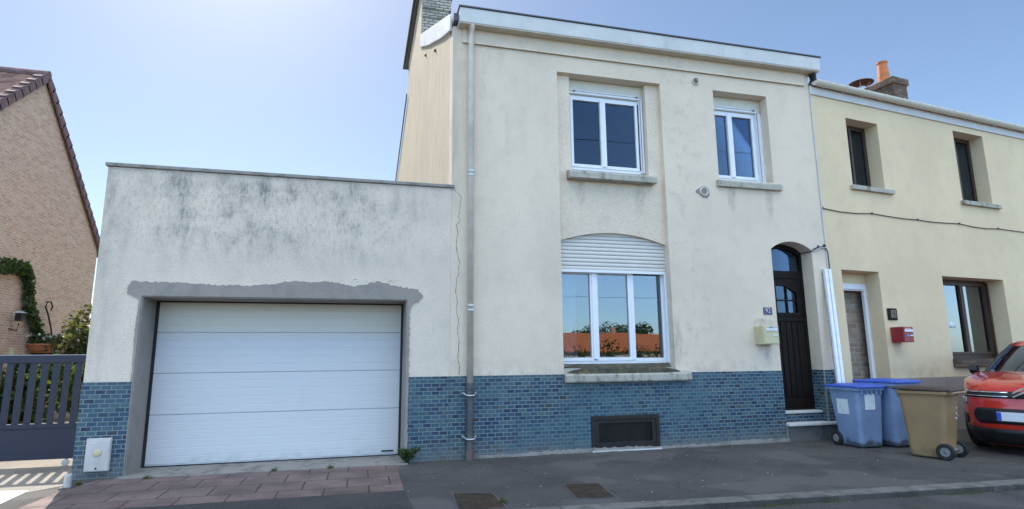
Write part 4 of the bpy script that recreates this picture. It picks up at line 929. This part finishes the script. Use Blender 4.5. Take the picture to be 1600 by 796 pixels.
b3, bb3 = bin_('tan wheeled bin with dark brown lid, wheels towards the street', (8.20, 7.03, 0), R(200), 'bin_tan', 'lid_brown', 1.0, open_=.02)
sp = MB(); rng = random.Random(9)
for k in range(7):
    x, z = rng.uniform(-.16, -.06), rng.uniform(.56, .72); y = .25+.06*(z-.16)+.035; r = rng.uniform(.005, .013)
    sp.box(x-r, x+r, y, y+.006, z-r*.7, z+r*.7)
sp.go('paper_scraps', MT['sticker'], bb3)

# ------------------------------------------------------------------ CAR
CAR_L, CAR_W = 4.0, 1.75
KX = 1.17
car = thing('parked_car', 'bright red small hatchback with chrome double chevron badge, parked beside the bins', 'car', (9.29, 6.42, 0), R(22), local=True)
def plan(th, z, top=False):
    """outline of the body at height z; th=0 is the nose centre, + towards the car's right (+y)"""
    c, s_ = math.cos(th), math.sin(th); n = 4.0 if c > 0 else 4.2
    ex = abs(c)**(2/n)*(1 if c > 0 else -1); ey = abs(s_)**(2/n)*(1 if s_ > 0 else -1)
    table = [(.09, .12, .86), (.16, .08, .93), (.24, .03, .955), (.34, .0, .985), (.50, .0, 1.0), (.62, .015, 1.0), (.72, .04, .99), (.80, .09, .965), (.86, .16, .94), (1.1, .3, .9)]
    for (a, b) in zip(table, table[1:]):
        if a[0] <= z <= b[0]:
            t = (z-a[0])/(b[0]-a[0]); dx = a[1]+(b[1]-a[1])*t; wf = a[2]+(b[2]-a[2])*t; break
    else: dx, wf = table[0][1:]
    x = CAR_L/2-ex*CAR_L/2; x += dx*max(0, ex)*1.0-dx*.6*max(0, -ex)
    return (x, ey*CAR_W/2*wf)
def zc(z): return z*1.03+.02           # small vertical stretch used for the whole car
def K(p): return (p[0]*KX, p[1]*KX, zc(p[2])*KX)
def belt(x): return .80+.15*min(1, max(0, (x-.05)/1.0))**.7+.03*min(1, max(0, (x-1.0)/2.5))
NT_ = 96
body_r = []
for z in (.10, .16, .20, .24, .29, .34, .42, .50, .56, .62, .67, .72, .76):
    body_r.append([K((*plan(2*math.pi*k/NT_, z), z)) for k in range(NT_)])
top = []
for f_ in (1.0, .975, .93, .85, .70, .5, .3, .12):
    ring = []
    for k in range(NT_):
        x, y = plan(2*math.pi*k/NT_, .80 if f_ > .98 else .84); xc = CAR_L/2+(x-CAR_L/2)*(.25+.75*f_ if f_ < .85 else f_)
        zz = belt(xc)-(.035 if f_ > .98 else .012 if f_ > .96 else 0)+.035*(1-f_)
        crease = .012*math.exp(-((abs(y*f_)-.46)/.06)**2) if xc < 1.3 else 0
        ring.append(K((xc, y*f_, zz+crease)))
    top.append(ring)
mb = MB(); mb.rings(body_r+top)
cb_ = mb.go('body', MT['car_red'], car, smooth=True)
# wheel wells by boolean
cut = MB()
for xw in (.80, 3.28):
    cut.lathe((xw*KX, 0, zc(.30)*KX), [(.36*KX, -1.2), (.36*KX, -.60*KX), (.36*KX, -.6*KX)], 32, 'y'); cut.lathe((xw*KX, 0, zc(.30)*KX), [(.36*KX, .60*KX), (.36*KX, 1.2)], 32, 'y')
cut = cut.go('cutter', MT['plastic'], None); cut.location = (0, 0, 0)
keep = car.matrix_world.copy()
cut.parent = car
md = cb_.modifiers.new('b', 'BOOLEAN'); md.object = cut; md.operation = 'DIFFERENCE'; md.solver = 'EXACT'
bpy.context.view_layer.update(); dg = bpy.context.evaluated_depsgraph_get(); me = bpy.data.meshes.new_from_object(cb_.evaluated_get(dg)); cb_.modifiers.clear(); cb_.data = me
bpy.data.objects.remove(cut)
def surf(th0, th1, z0, z1, off=.006, nu=14, nv=3, ztop=None, zbot=None):
    mb = MB(); V = []
    for j in range(nv+1):
        row = []
        for i in range(nu+1):
            s_ = i/nu; th = th0+(th1-th0)*s_; a = zbot(s_) if zbot else z0; b = ztop(s_) if ztop else z1
            z = a+(b-a)*j/nv; x, y = plan(th, min(z, .86)); row.append(mb.bm.verts.new(K((x-off/KX, y*(1+off*.6), z))))
        V.append(row)
    for A, B in zip(V, V[1:]):
        for i in range(nu): mb.bm.faces.new((A[i], A[i+1], B[i+1], B[i]))
    return mb
def patch(name, mat, *a, parent=cb_, thick=.006, **k):
    o = surf(*a, **k).go(name, mat, parent, smooth=True); m = o.modifiers.new('solid', 'SOLIDIFY'); m.thickness = thick; m.offset = 0; return o
# theta -> lateral: y = sin^(2/3) ; small helper
def th(y): return math.copysign(math.asin(min(1, (abs(y)/(CAR_W/2))**1.5)), y)
patch('upper_grille', MT['plastic'], th(-.66), th(.66), .665, .745, off=.003, nu=30)
for s_ in (-1, 1):
    patch('chrome_strip', MT['chrome'], th(s_*.11), th(s_*.80), .728, .740, off=.016, nu=20, thick=.012)
    patch('chrome_strip', MT['chrome'], th(s_*.11), th(s_*.70), .682, .692, off=.016, nu=20, thick=.012)
    patch('daytime_lamp', MT['lamp_glass'], th(s_*.60), th(s_*.872), .70, .765, off=.010, nu=14, ztop=lambda t: .748+.03*t, zbot=lambda t: .705+.015*t)
    patch('headlight', MT['lamp_glass'], th(s_*.60), th(s_*.845), .54, .66, off=.008, nu=14, ztop=lambda t: .66, zbot=lambda t: .55+.03*(1-t))
    patch('fog_light_surround', MT['plastic'], th(s_*.62), th(s_*.80), .33, .45, off=.010, nu=8)
patch('lower_grille', MT['plastic'], th(-.50), th(.50), .36, .545, off=.008, nu=30, nv=6, ztop=lambda t: .46+.085*min(1, (1-abs(2*t-1))*5)**.5, zbot=lambda t: .46-.10*min(1, (1-abs(2*t-1))*5)**.5)
patch('bumper_skirt', MT['plastic'], -math.pi*.999, math.pi*.999, .11, .30, off=.010, nu=120, ztop=None)
pl = MB(); x0 = -.035; pl.box(x0*KX, (x0+.012)*KX, -.31*KX, .31*KX, zc(.40)*KX, zc(.505)*KX)
pl = pl.go('number_plate', MT['plate'], cb_, bevel=.004)
MB().box((x0-.003)*KX, (x0-.0005)*KX, .262*KX, .308*KX, zc(.403)*KX, zc(.502)*KX).go('blue_band', MT['eu_blue'], pl)
# double chevron badge
cv = MB()
for k, z in enumerate((.690, .735)):
    for s_ in (-1, 1):
        pts = [(0, z+.045), (s_*.055, z+.020), (s_*.115, z-.012), (s_*.125, z-.012), (s_*.125, z+.006), (s_*.115, z+.008), (s_*.055, z+.046), (0, z+.072)]
        cv.prism([(p[0]*KX, zc(p[1])*KX) for p in pts], 'x', -.03*KX, -.0*KX)
cv.go('badge', MT['chrome'], cb_, bevel=.003)
# greenhouse
def gh(z, x0, x1, hw, n=40, e=4.5):
    out = []
    for k in range(n):
        a = 2*math.pi*k/n; c, s_ = math.cos(a), math.sin(a); ex = abs(c)**(2/e)*(1 if c > 0 else -1); ey = abs(s_)**(2/e)*(1 if s_ > 0 else -1)
        x = (x0+x1)/2-ex*(x1-x0)/2; 
        if ex > 0: x += .10*abs(ey)**2
        out.append(K((x, ey*hw, z)))
    return out
gl = [gh(.93, .95, 3.86, .80), gh(1.04, 1.20, 3.82, .775), gh(1.19, 1.60, 3.70, .72), gh(1.32, 2.00, 3.50, .655)]
MB().rings(gl, cap0=False, cap1=False).go('windows', MT['car_glass'], cb_, smooth=True)
rf = [gh(1.312, 1.97, 3.53, .665), gh(1.345, 2.04, 3.50, .65), gh(1.385, 2.18, 3.40, .58), gh(1.41, 2.35, 3.1, .40), gh(1.415, 2.5, 2.9, .15)]
MB().rings(rf, cap0=False).go('roof', MT['car_red'], cb_, smooth=True)
def pillar(idx, r, mat, name):
    MB().tube([tuple(Vector(g_[idx])+Vector((0, 0, 0))) for g_ in gl]+[rf[0][idx]], r, 8).go(name, mat, cb_, smooth=True)
for i_ in (5, 35): pillar(i_, .035, MT['plastic'], 'front_pillar')
for i_ in (11, 29): pillar(i_, .03, MT['plastic'], 'centre_pillar')
for i_ in (15, 25): pillar(i_, .07, MT['car_red'], 'rear_pillar')
q = MB(); q.rings([gh(.945, .93, 3.86, .805), gh(.96, 1.0, 3.8, .78), gh(.965, 1.5, 3.4, .5)]).go('dashboard', MT['plastic'], cb_)
for s_ in (-1, 1):
    q = MB(); q.rings([[K((2.2+dx*f_, s_*.36+dy*f_, z)) for dx, dy in ((-.06, -.22), (.06, -.22), (.06, .22), (-.06, .22))] for z, f_ in ((.96, 1), (1.12, .9), (1.22, .5))]).go('seat', MT['plastic'], cb_, bevel=.02)
    q = MB(); q.rings([[K((x, s_*(.80+.09*f_), z)) for x, z in ((1.30, .93), (1.24, .97), (1.26, 1.04), (1.36, 1.05), (1.40, .98), (1.36, .92))] for f_ in (0, .6, .95, 1)]).go('wing_mirror', MT['plastic'], cb_, bevel=.02)
patch('registration_sticker', MT['sticker'], 0, .01, .3, .31) if False else None
pv = MB(); a0, a1 = Vector(gl[0][6]), Vector(gl[1][6]); a2, a3 = Vector(gl[1][8]), Vector(gl[0][8])
wr = MB().rings([gh(.925, .86, 3.9, .83), gh(.95, .93, 3.87, .81)], cap0=False, cap1=False).go('window_rubber', MT['plastic'], cb_, smooth=True)
for xw in (.80, 3.28):
    for s_ in (-1, 1):
        y = s_*.70*KX; z = zc(.285)*KX; X = xw*KX; rw = .315*KX*1.08; z = rw
        wl = MB().lathe((X, y, z), [(rw*.6, -.11), (rw*.94, -.11), (rw, -.08), (rw, .08), (rw*.94, .11), (rw*.6, .11)], 36, 'y').go('wheel', MT['black'], car, smooth=False)
        sp = MB().lathe((X, y, z), [(rw*.62, -.095), (rw*.60, -.10), (rw*.55, -.05), (rw*.55, .05), (rw*.60, .10), (rw*.62, .095)], 30, 'y')
        for k in range(5):
            a = k*1.2566; dx, dz = math.cos(a), math.sin(a); px_, pz_ = -dz, dx; yy = s_*.085
            sp.prism([(X+dx*.05+px_*.035, z+dz*.05+pz_*.035), (X+dx*rw*.6+px_*.02, z+dz*rw*.6+pz_*.02), (X+dx*rw*.6-px_*.02, z+dz*rw*.6-pz_*.02), (X+dx*.05-px_*.035, z+dz*.05-pz_*.035)], 'y', y+yy-.01, y+yy+.015)
        sp.go('rim', MT['silver'], wl)
    MB().tube([(xw*KX, -.7*KX, zc(.28)*KX), (xw*KX, .7*KX, zc(.28)*KX)], .04, 8).go('axle', MT['plastic'], car)

# ------------------------------------------------------------------ GATE, LEFT HOUSE, PLANTS
GY = 10.10
t = thing('sliding_gate', 'dark blue metal sliding gate with vertical slats beside the garage', 'gate', (-5.8, GY, 0))
GL, GR = -8.4, -3.56
gf = MB().box(GL, GR, GY, GY+.06, 1.465, 1.575).box(GL, GR, GY, GY+.06, .535, .60).box(GL, GR, GY, GY+.06, .10, .17).box(GL, GL+.08, GY+.001, GY+.059, .17, 1.465).box(GR-.08, GR, GY+.001, GY+.059, .17, 1.465).go('frame', MT['gate'], t, bevel=.004)
MB().box(GL+.08, GR-.08, GY+.015, GY+.045, .17, .535).go('panel', MT['gate'], t)
x = GR-.08-.065-.078
while x > GL+.1:
    MB().box(x, x+.078, GY+.012, GY+.048, .60, 1.465).go('slat', MT['gate'], t, bevel=.003); x -= .1435
MB().box(GL, GR, GY+.0, GY+.06, 1.5755, 1.582).go('top_strip', MT['zinc'], t)
for xx in (GL+.4, GR-.5): MB().lathe((xx, GY+.03, .045), [(.045, -.02), (.045, .02)], 16, 'y').box(xx-.02, xx+.02, GY+.045, GY+.055, .03, .10).go('roller', MT['galv'], t)
t = thing('gate_post', 'square rendered post at the far left end of the sliding gate', 'post', (-8.7, GY, 0))
MB().box(-8.85, -8.45, GY-.15, GY+.25, 0, 1.75).go('shaft', MT['render_garage'], t, bevel=.01); MB().box(-8.9, -8.4, GY-.2, GY+.3, 1.751, 1.82).go('cap', MT['concrete'], t, bevel=.01)

LX = -9.7
t = thing('brick_house', 'pinkish brick gable house with brown tiled roof behind the gate', 'house', (LX, 19.8, 0))
RY, RZ, EY0, EY1, EZ = 19.76, 10.08, 14.75, 24.75, 5.60
EZ0 = RZ-(RY-EY0)*.88
gab = [(EY0, 0), (EY1, 0), (EY1, EZ), (RY, RZ), (EY0, EZ0)]
MB().prism(gab, 'x', LX-.3, LX).go('wall', MT['red_brick'], t)
MB().box(LX-12, LX-.3, EY0, EY0+.3, 0, EZ0-.2).box(LX-12, LX-.3, EY1-.3, EY1, 0, EZ-.2).box(LX-12, LX-11.7, EY0+.3, EY1-.3, 0, EZ-.2).go('side_wall', MT['red_brick'], t)
def slope(ya, za, yb, zb, name):
    MB().prism([(ya, za), (yb, zb), (yb, zb+.10), (ya, za+.10)], 'x', LX-12.2, LX+.06).go(name, MT['roof_brown'], t)
slope(EY0-.35, EZ0-.30, RY, RZ+.01, 'roof'); slope(RY+.001, RZ+.01, EY1+.3, EZ-.26, 'roof')
# verge tiles stepping down both slopes
def verges(ya, za, yb, zb, n):
    d = Vector((0, yb-ya, zb-za)); L = d.length; d /= L; nrm = Vector((0, -d.z, d.y)); nrm = nrm if nrm.z > 0 else -nrm
    for i in range(n):
        a = Vector((0, ya, za))+d*(L*i/n); b = Vector((0, ya, za))+d*(L*(i+1)/n+.05)
        mb = MB(); r = []
        for X in (LX-.10, LX+.12):
            r.append([(X, *(a+nrm*.10).yz), (X, *(b+nrm*.17).yz), (X, *(b+nrm*.21).yz), (X, *(a+nrm*.15).yz)])
        mb.rings(r)
        r = [[(X, *(a-nrm*.06).yz), (X, *(b-nrm*.10).yz), (X, *(b+nrm*.20).yz), (X, *(a+nrm*.14).yz)] for X in (LX+.075, LX+.125)]
        mb.rings(r); mb.go('verge_tile', MT['verge'], t)
verges(RY, RZ, EY1+.3, EZ-.27, 18); verges(RY, RZ, EY0-.35, EZ0-.32, 18)
MB().tube([(LX-12.2, RY, RZ+.12), (LX+.12, RY, RZ+.12)], .13, 10).go('ridge', MT['verge'], t)
# window edge on the far left of the gable
wn = MB().box(LX+.001, LX+.03, 17.9, 18.9, 1.9, 3.3).go('window', MT['brown_wood'], t); MB().box(LX+.031, LX+.04, 18.0, 18.8, 2.0, 3.2).go('pane', MT['glass'], wn)
# wall lantern, climber, planter, hook, shrubs
t = thing('wall_lantern', 'dark metal lantern on the brick gable below the climbing plant', 'lantern', (LX, 19.7, 2.9))
MB().box(LX+.14, LX+.30, 19.64, 19.78, 2.62, 2.84).go('glass_case', MT['grille'], t, bevel=.01)
MB().rings([[(LX+.22+a*.13, 19.71+b*.13, 2.845) for a, b in ((-1, -1), (1, -1), (1, 1), (-1, 1))], [(LX+.22+a*.06, 19.71+b*.06, 2.90) for a, b in ((-1, -1), (1, -1), (1, 1), (-1, 1))]]).go('hood', MT['silver'], t)
MB().tube([(LX, 19.71, 2.4), (LX+.2, 19.71, 2.35), (LX+.23, 19.71, 2.55)], .02, 6).go('arm', MT['grille'], t)
def climber(name, label, cat, pts, n, size, mat, seed, rad):
    rng = random.Random(seed); t = thing(name, label, cat, (pts[0][0], pts[0][1], 0)); mb = MB()
    for a, b in zip(pts, pts[1:]):
        for k in range(n):
            f = rng.random(); p = [x+(y-x)*f for x, y in zip(a, b)]; leaves(mb, p, (rad*.5, rad, rad), 5, size, rng)
    mb.go('foliage', MT[mat], t); MB().tube(pts, .035, 6).go('stem', MT['bark'], t); return t
climber('climbing_plant', 'green climbing plant trained up the brick gable around the lantern', 'climbing plant', [(LX+.1, 21.6, 0.1), (LX+.12, 21.4, 1.8), (LX+.15, 20.9, 2.5), (LX+.15, 20.3, 3.1), (LX+.15, 20.1, 3.9), (LX+.15, 19.8, 4.15), (LX+.15, 18.9, 4.1), (LX+.15, 18.2, 3.9)], 42, .15, 'leaf', 4, .23)
t = thing('plant_hook', 'curled black iron plant hook on the brick gable', 'hook', (LX, 21.4, 2.0))
MB().tube([(LX+.05, 22.2, 1.95), (LX+.12, 21.8, 2.5), (LX+.14, 21.45, 2.95), (LX+.14, 21.25, 3.15), (LX+.14, 21.32, 3.32), (LX+.14, 21.55, 3.33), (LX+.14, 21.68, 3.2), (LX+.14, 21.6, 3.08)], .025, 6).go('iron', MT['grille'], t)
t = thing('planter', 'terracotta bowl planter with small white flowers on the brick gable', 'planter', (LX+.3, 21.0, 1.75))
MB().lathe((LX+.35, 21.0, 1.72), [(.20, 0), (.34, .10), (.42, .24), (.45, .24), (.45, .28), (.38, .28), (.36, .2)], 20).go('bowl', MT['terracotta'], t)
MB().tube([(LX, 21.0, 1.7), (LX+.6, 21.0, 1.7)], .03, 6).go('bracket', MT['grille'], t)
rng = random.Random(8); mb = MB(); leaves(mb, (LX+.35, 21.0, 2.1), (.4, .5, .2), 260, .12, rng)
nf_ = len(mb.bm.faces)
for k in range(28): leaves(mb, (LX+.35+rng.uniform(-.35, .35), 21.0+rng.uniform(-.4, .4), 2.2+rng.uniform(-.05, .1)), (.03, .03, .03), 4, .08, rng)
mb.bm.faces.ensure_lookup_table()
for f_ in list(mb.bm.faces)[nf_:]: f_.material_index = 1
mb.go('flowering_foliage', [MT['leaf'], MT['petal']], t)
t = thing('junction_box', 'small cream box on the brick gable beside the planter', 'box', (LX, 19.9, 1.7)); MB().box(LX, LX+.12, 19.85, 20.05, 1.62, 1.85).go('cover', MT['letterbox'], t, bevel=.01)
bush('shrub', 'tall dark shrub behind the gate next to the garage wall', 'shrub', (-7.6, 20.3, 1.5), (1.5, 1.0, 1.5), 4200, .16, MT['leaf_red'], 21, 'shrubs in the yard behind the gate', 12)
bush('shrub', 'bright green bush seen through the right slats of the gate', 'shrub', (-6.55, 16.9, .75), (.75, .7, .75), 2600, .13, MT['leaf'], 22, 'shrubs in the yard behind the gate')
bush('shrub', 'dark green bush seen through the middle slats of the gate', 'shrub', (-7.9, 17.2, .75), (.8, .7, .80), 2600, .13, MT['leaf_dark'], 23, 'shrubs in the yard behind the gate')
bush('shrub', 'low dark bush seen through the left slats of the gate', 'shrub', (-8.9, 17.3, .6), (.55, .7, .65), 1500, .12, MT['leaf_dark'], 24, 'shrubs in the yard behind the gate')
# weeds at the foot of the wall
def weed(label, x, y, r, h, n, size, mat, seed):
    t = thing('weed', label, 'weed', (x, y, 0), group='weeds along the wall foot'); rng = random.Random(seed); mb = MB(); st = MB()
    for k in range(n):
        a = rng.uniform(0, 6.28); rr_ = r*rng.uniform(.2, 1); hh = h*rng.uniform(.4, 1); e = (x+rr_*math.cos(a), y-abs(rr_*math.sin(a))*.6, hh); m_ = ((x+e[0])/2, (y+e[1])/2, hh*.65)
        st.tube([(x+rng.uniform(-.03, .03), y, 0), m_, e], [.004, .003, .002], 4)
        for q in (m_, e, ((m_[0]+e[0])/2, (m_[1]+e[1])/2, (m_[2]+e[2])/2)): leaves(mb, q, (.03, .03, .03), 6, size, rng)
    mb.go('foliage', MT[mat], t); st.go('stem', MT['bark'], t)
weed('bushy weed growing at the foot of the wall right of the garage door', .72, 8.80, .17, .20, 42, .05, 'leaf', 31)
for k, (x, y, lb) in enumerate(((-2.55, 8.70, 'small weed tuft on the concrete edge at left end of garage door'), (-1.05, 8.74, 'small weed tuft at the middle of the garage threshold'), (-.35, 8.72, 'tiny weed right of the middle of the garage threshold'), (1.50, 6.20, 'weed tuft on the right edge of the left manhole cover'), (-3.25, 8.5, 'yellow green weed beside the short stub post'))):
    weed(lb, x, y, .06, .03, 8, .018, 'grass', 40+k)
mb = MB(); rng = random.Random(12)
for k in range(2600):
    x = rng.uniform(-4, 12); g = math.sin(x*3.1)+math.sin(x*7.7+1)+.6*math.sin(x*17)
    if g+rng.uniform(-1.2, .6) < 0.2: continue
    y = KY(x)-.215-abs(rng.gauss(0, .035)); z = -.055; L = rng.uniform(.012, .04); a = rng.uniform(0, 6.28); dx, dy = math.cos(a)*L*.6, math.sin(a)*L*.6
    v = [mb.bm.verts.new(p) for p in ((x-.004, y, z), (x+.004, y, z), (x+dx, y+dy, z+L))]; mb.bm.faces.new(v)
for k in range(500):
    x = rng.uniform(-3, 9); y = KY(x)-.002+rng.gauss(0, .008); L = rng.uniform(.008, .025); a = rng.uniform(0, 6.28)
    if math.sin(x*4.3)+rng.uniform(-.6, .6) < .3: continue
    v = [mb.bm.verts.new(p) for p in ((x-.004, y, 0), (x+.004, y, 0), (x+math.cos(a)*L, y+math.sin(a)*L, L))]; mb.bm.faces.new(v)
tag(mb.go('grass', MT['grass']), 'short grass and moss growing along the kerb', 'grass', kind='stuff')
mb = MB()
for k in range(150):
    x, y = rng.uniform(-2, 9), 0; y = rng.uniform(KY(x)-.4, 8.85); r = rng.uniform(.003, .009); z = 0 if y > KY(x) else -.055
    if KY(x)-.2 < y < KY(x): z = .012
    mb.box(x-r, x+r, y-r*.7, y+r*.7, z, z+r*.5, None)
tag(mb.go('gravel', MT['stone_sill']), 'scattered grit and tiny pale debris on the pavement', 'gravel', kind='stuff')

rng = random.Random(91); mb = MB()
for k in range(900):
    x = rng.uniform(1.2, 8.4); y = D-.05-abs(rng.gauss(0, .03))
    if math.sin(x*2.3)+math.sin(x*6.1+2)+rng.uniform(-1, 1) < .1: continue
    L = rng.uniform(.01, .03); a = rng.uniform(0, 6.28); z = rng.uniform(.002, .008)
    mb.bm.faces.new([mb.bm.verts.new(p) for p in ((x, y, z), (x+math.cos(a)*L, y+math.sin(a)*L, z+.004), (x+math.cos(a+.7)*L*.8, y+math.sin(a+.7)*L*.8, z+.01))])
tag(mb.go('debris', MT['litter']), 'dry leaf litter gathered along the wall foot', 'leaf litter', kind='stuff')
# ------------------------------------------------------------------ ACROSS THE STREET (seen reflected in the panes)
def far_house(x, y, wx, dy, h, rz_, wallc, label):
    t = thing('house', label, 'house', (x, y, 0)); z0 = -.2
    MB().box(x-wx/2, x+wx/2, y-dy/2, y+dy/2, z0, h).go('wall', MT[wallc], t)
    r = MB().prism([(y-dy/2-.4, h-.1), (y, rz_), (y+dy/2+.4, h-.1), (y+dy/2+.4, h), (y, rz_+.15), (y-dy/2-.4, h)], 'x', x-wx/2-.3, x+wx/2+.3).go('roof', MT['roof_orange'], t)
    MB().box(x+wx*.2, x+wx*.2+.6, y-.3, y+.3, h, rz_+.9).go('chimney', MT['red_brick'], r)
    for k in range(3):
        a = x-wx/2+wx*(k+.5)/3; wn = MB().box(a-.6, a+.6, y+dy/2, y+dy/2+.05, .9, min(2.3, h-.3)).go('window', MT['pvc'], t); MB().box(a-.5, a+.5, y+dy/2+.051, y+dy/2+.06, 1.0, min(2.2, h-.4)).go('pane', MT['glass'], wn)
for k, (x, y, wx, h, rz_) in enumerate(((16, -60, 15, 2.1, 5.2), (31.5, -57, 12, 2.0, 4.4), (46, -61, 13, 2.1, 4.5), (72, -64, 16, 2.1, 5.2), (-4, -61, 15, 2.1, 5.2), (94, -62, 17, 2.1, 5.2))):
    far_house(x, y, wx, 9, h, rz_, 'render_house', ['low cream bungalow with an orange roof opposite, reflected in the left pane', 'second orange-roofed bungalow opposite, behind the hedge', 'third orange-roofed bungalow opposite, between two trees', 'fourth orange-roofed bungalow opposite, further along the street', 'orange-roofed bungalow opposite, straight behind the camera', 'last orange-roofed bungalow opposite, far along the street'][k])
def tree(x, y, h, r, seed, mat, label):
    rng = random.Random(seed); t = thing('tree', label, 'tree', (x, y, 0), group='trees across the street')
    MB().tube([(x, y, -.2), (x+.1, y, h*.3), (x-.05, y, h*.6)], [.25, .18, .1], 8).go('trunk', MT['bark'], t)
    mb = MB()
    for k in range(16):
        a = rng.uniform(0, 6.28); q = rng.uniform(.2, .8)*r; leaves(mb, (x+q*math.cos(a), y+q*math.sin(a), h*.62+rng.uniform(-.3, .38)*h*.9), (r*.42, r*.42, h*.17), 130, .45, rng)
    mb.go('crown', MT[mat], t)
for k, (x, y, h, r) in enumerate(((40, -84, 6.6, 3.6), (50, -82, 7.0, 4.2), (42, -40, 7.6, 3.0), (58, -42, 7.0, 3.2), (54, -100, 8.0, 6), (8, -56, 7.5, 3.5), (80, -42, 7, 3.2))):
    tree(x, y, h, r, 60+k, 'leaf' if k % 2 else 'leaf_dark', ['round dark tree behind the first and second bungalows', 'broad pale tree behind the second bungalow', 'dark tree in front of the third bungalow', 'pale tree between third and fourth bungalows', 'tallest dark tree behind the third bungalow', 'pale tree behind the bungalow opposite the camera', 'dark tree at the far end of the street'][k])
rng = random.Random(77); mb = MB()
for x in range(-30, 90, 1):
    leaves(mb, (x+rng.uniform(-.5, .5), -38+rng.uniform(-.6, .6), 1.35+rng.uniform(-.2, .5)+.45*math.sin(x*.8)), (.9, .7, 1.3), 90, .28, rng)
tag(mb.go('hedge', MT['leaf']), 'long clipped green hedge across the street', 'hedge')
for k, (yy, zz, lb) in enumerate(((-2.0, 9.9, 'overhead telephone wire above the street'), (-14.0, 4.9, 'overhead wire above the opposite pavement'))):
    t = thing('overhead_wire', lb, 'wire', (0, yy, zz)); MB().tube([(-45+i*6, yy, zz+.5*((-45+i*6)/45.)**2) for i in range(18)], .011, 6).go('strand', MT['wire'], t)
    for xx in (-45, 57):
        tp = thing('utility_pole', 'wooden pole carrying the %s wire at its %s end' % ('street' if k == 0 else 'opposite', 'left' if xx < 0 else 'right'), 'pole', (xx, yy, 0)); MB().tube([(xx, yy, -.2), (xx, yy, zz+1)], [.13, .10], 10).go('shaft', MT['bark'], tp)

# ------------------------------------------------------------------ bring everything to metres
seen = set()
for o in bpy.data.objects:
    if o in (co, so): continue
    o.location = o.location*S
    if o.type == 'MESH' and o.data.name not in seen:
        seen.add(o.data.name); o.data.transform(Matrix.Scale(S, 4))
    for md in o.modifiers:
        if md.type == 'BEVEL': md.width *= S
        if md.type == 'SOLIDIFY': md.thickness *= S
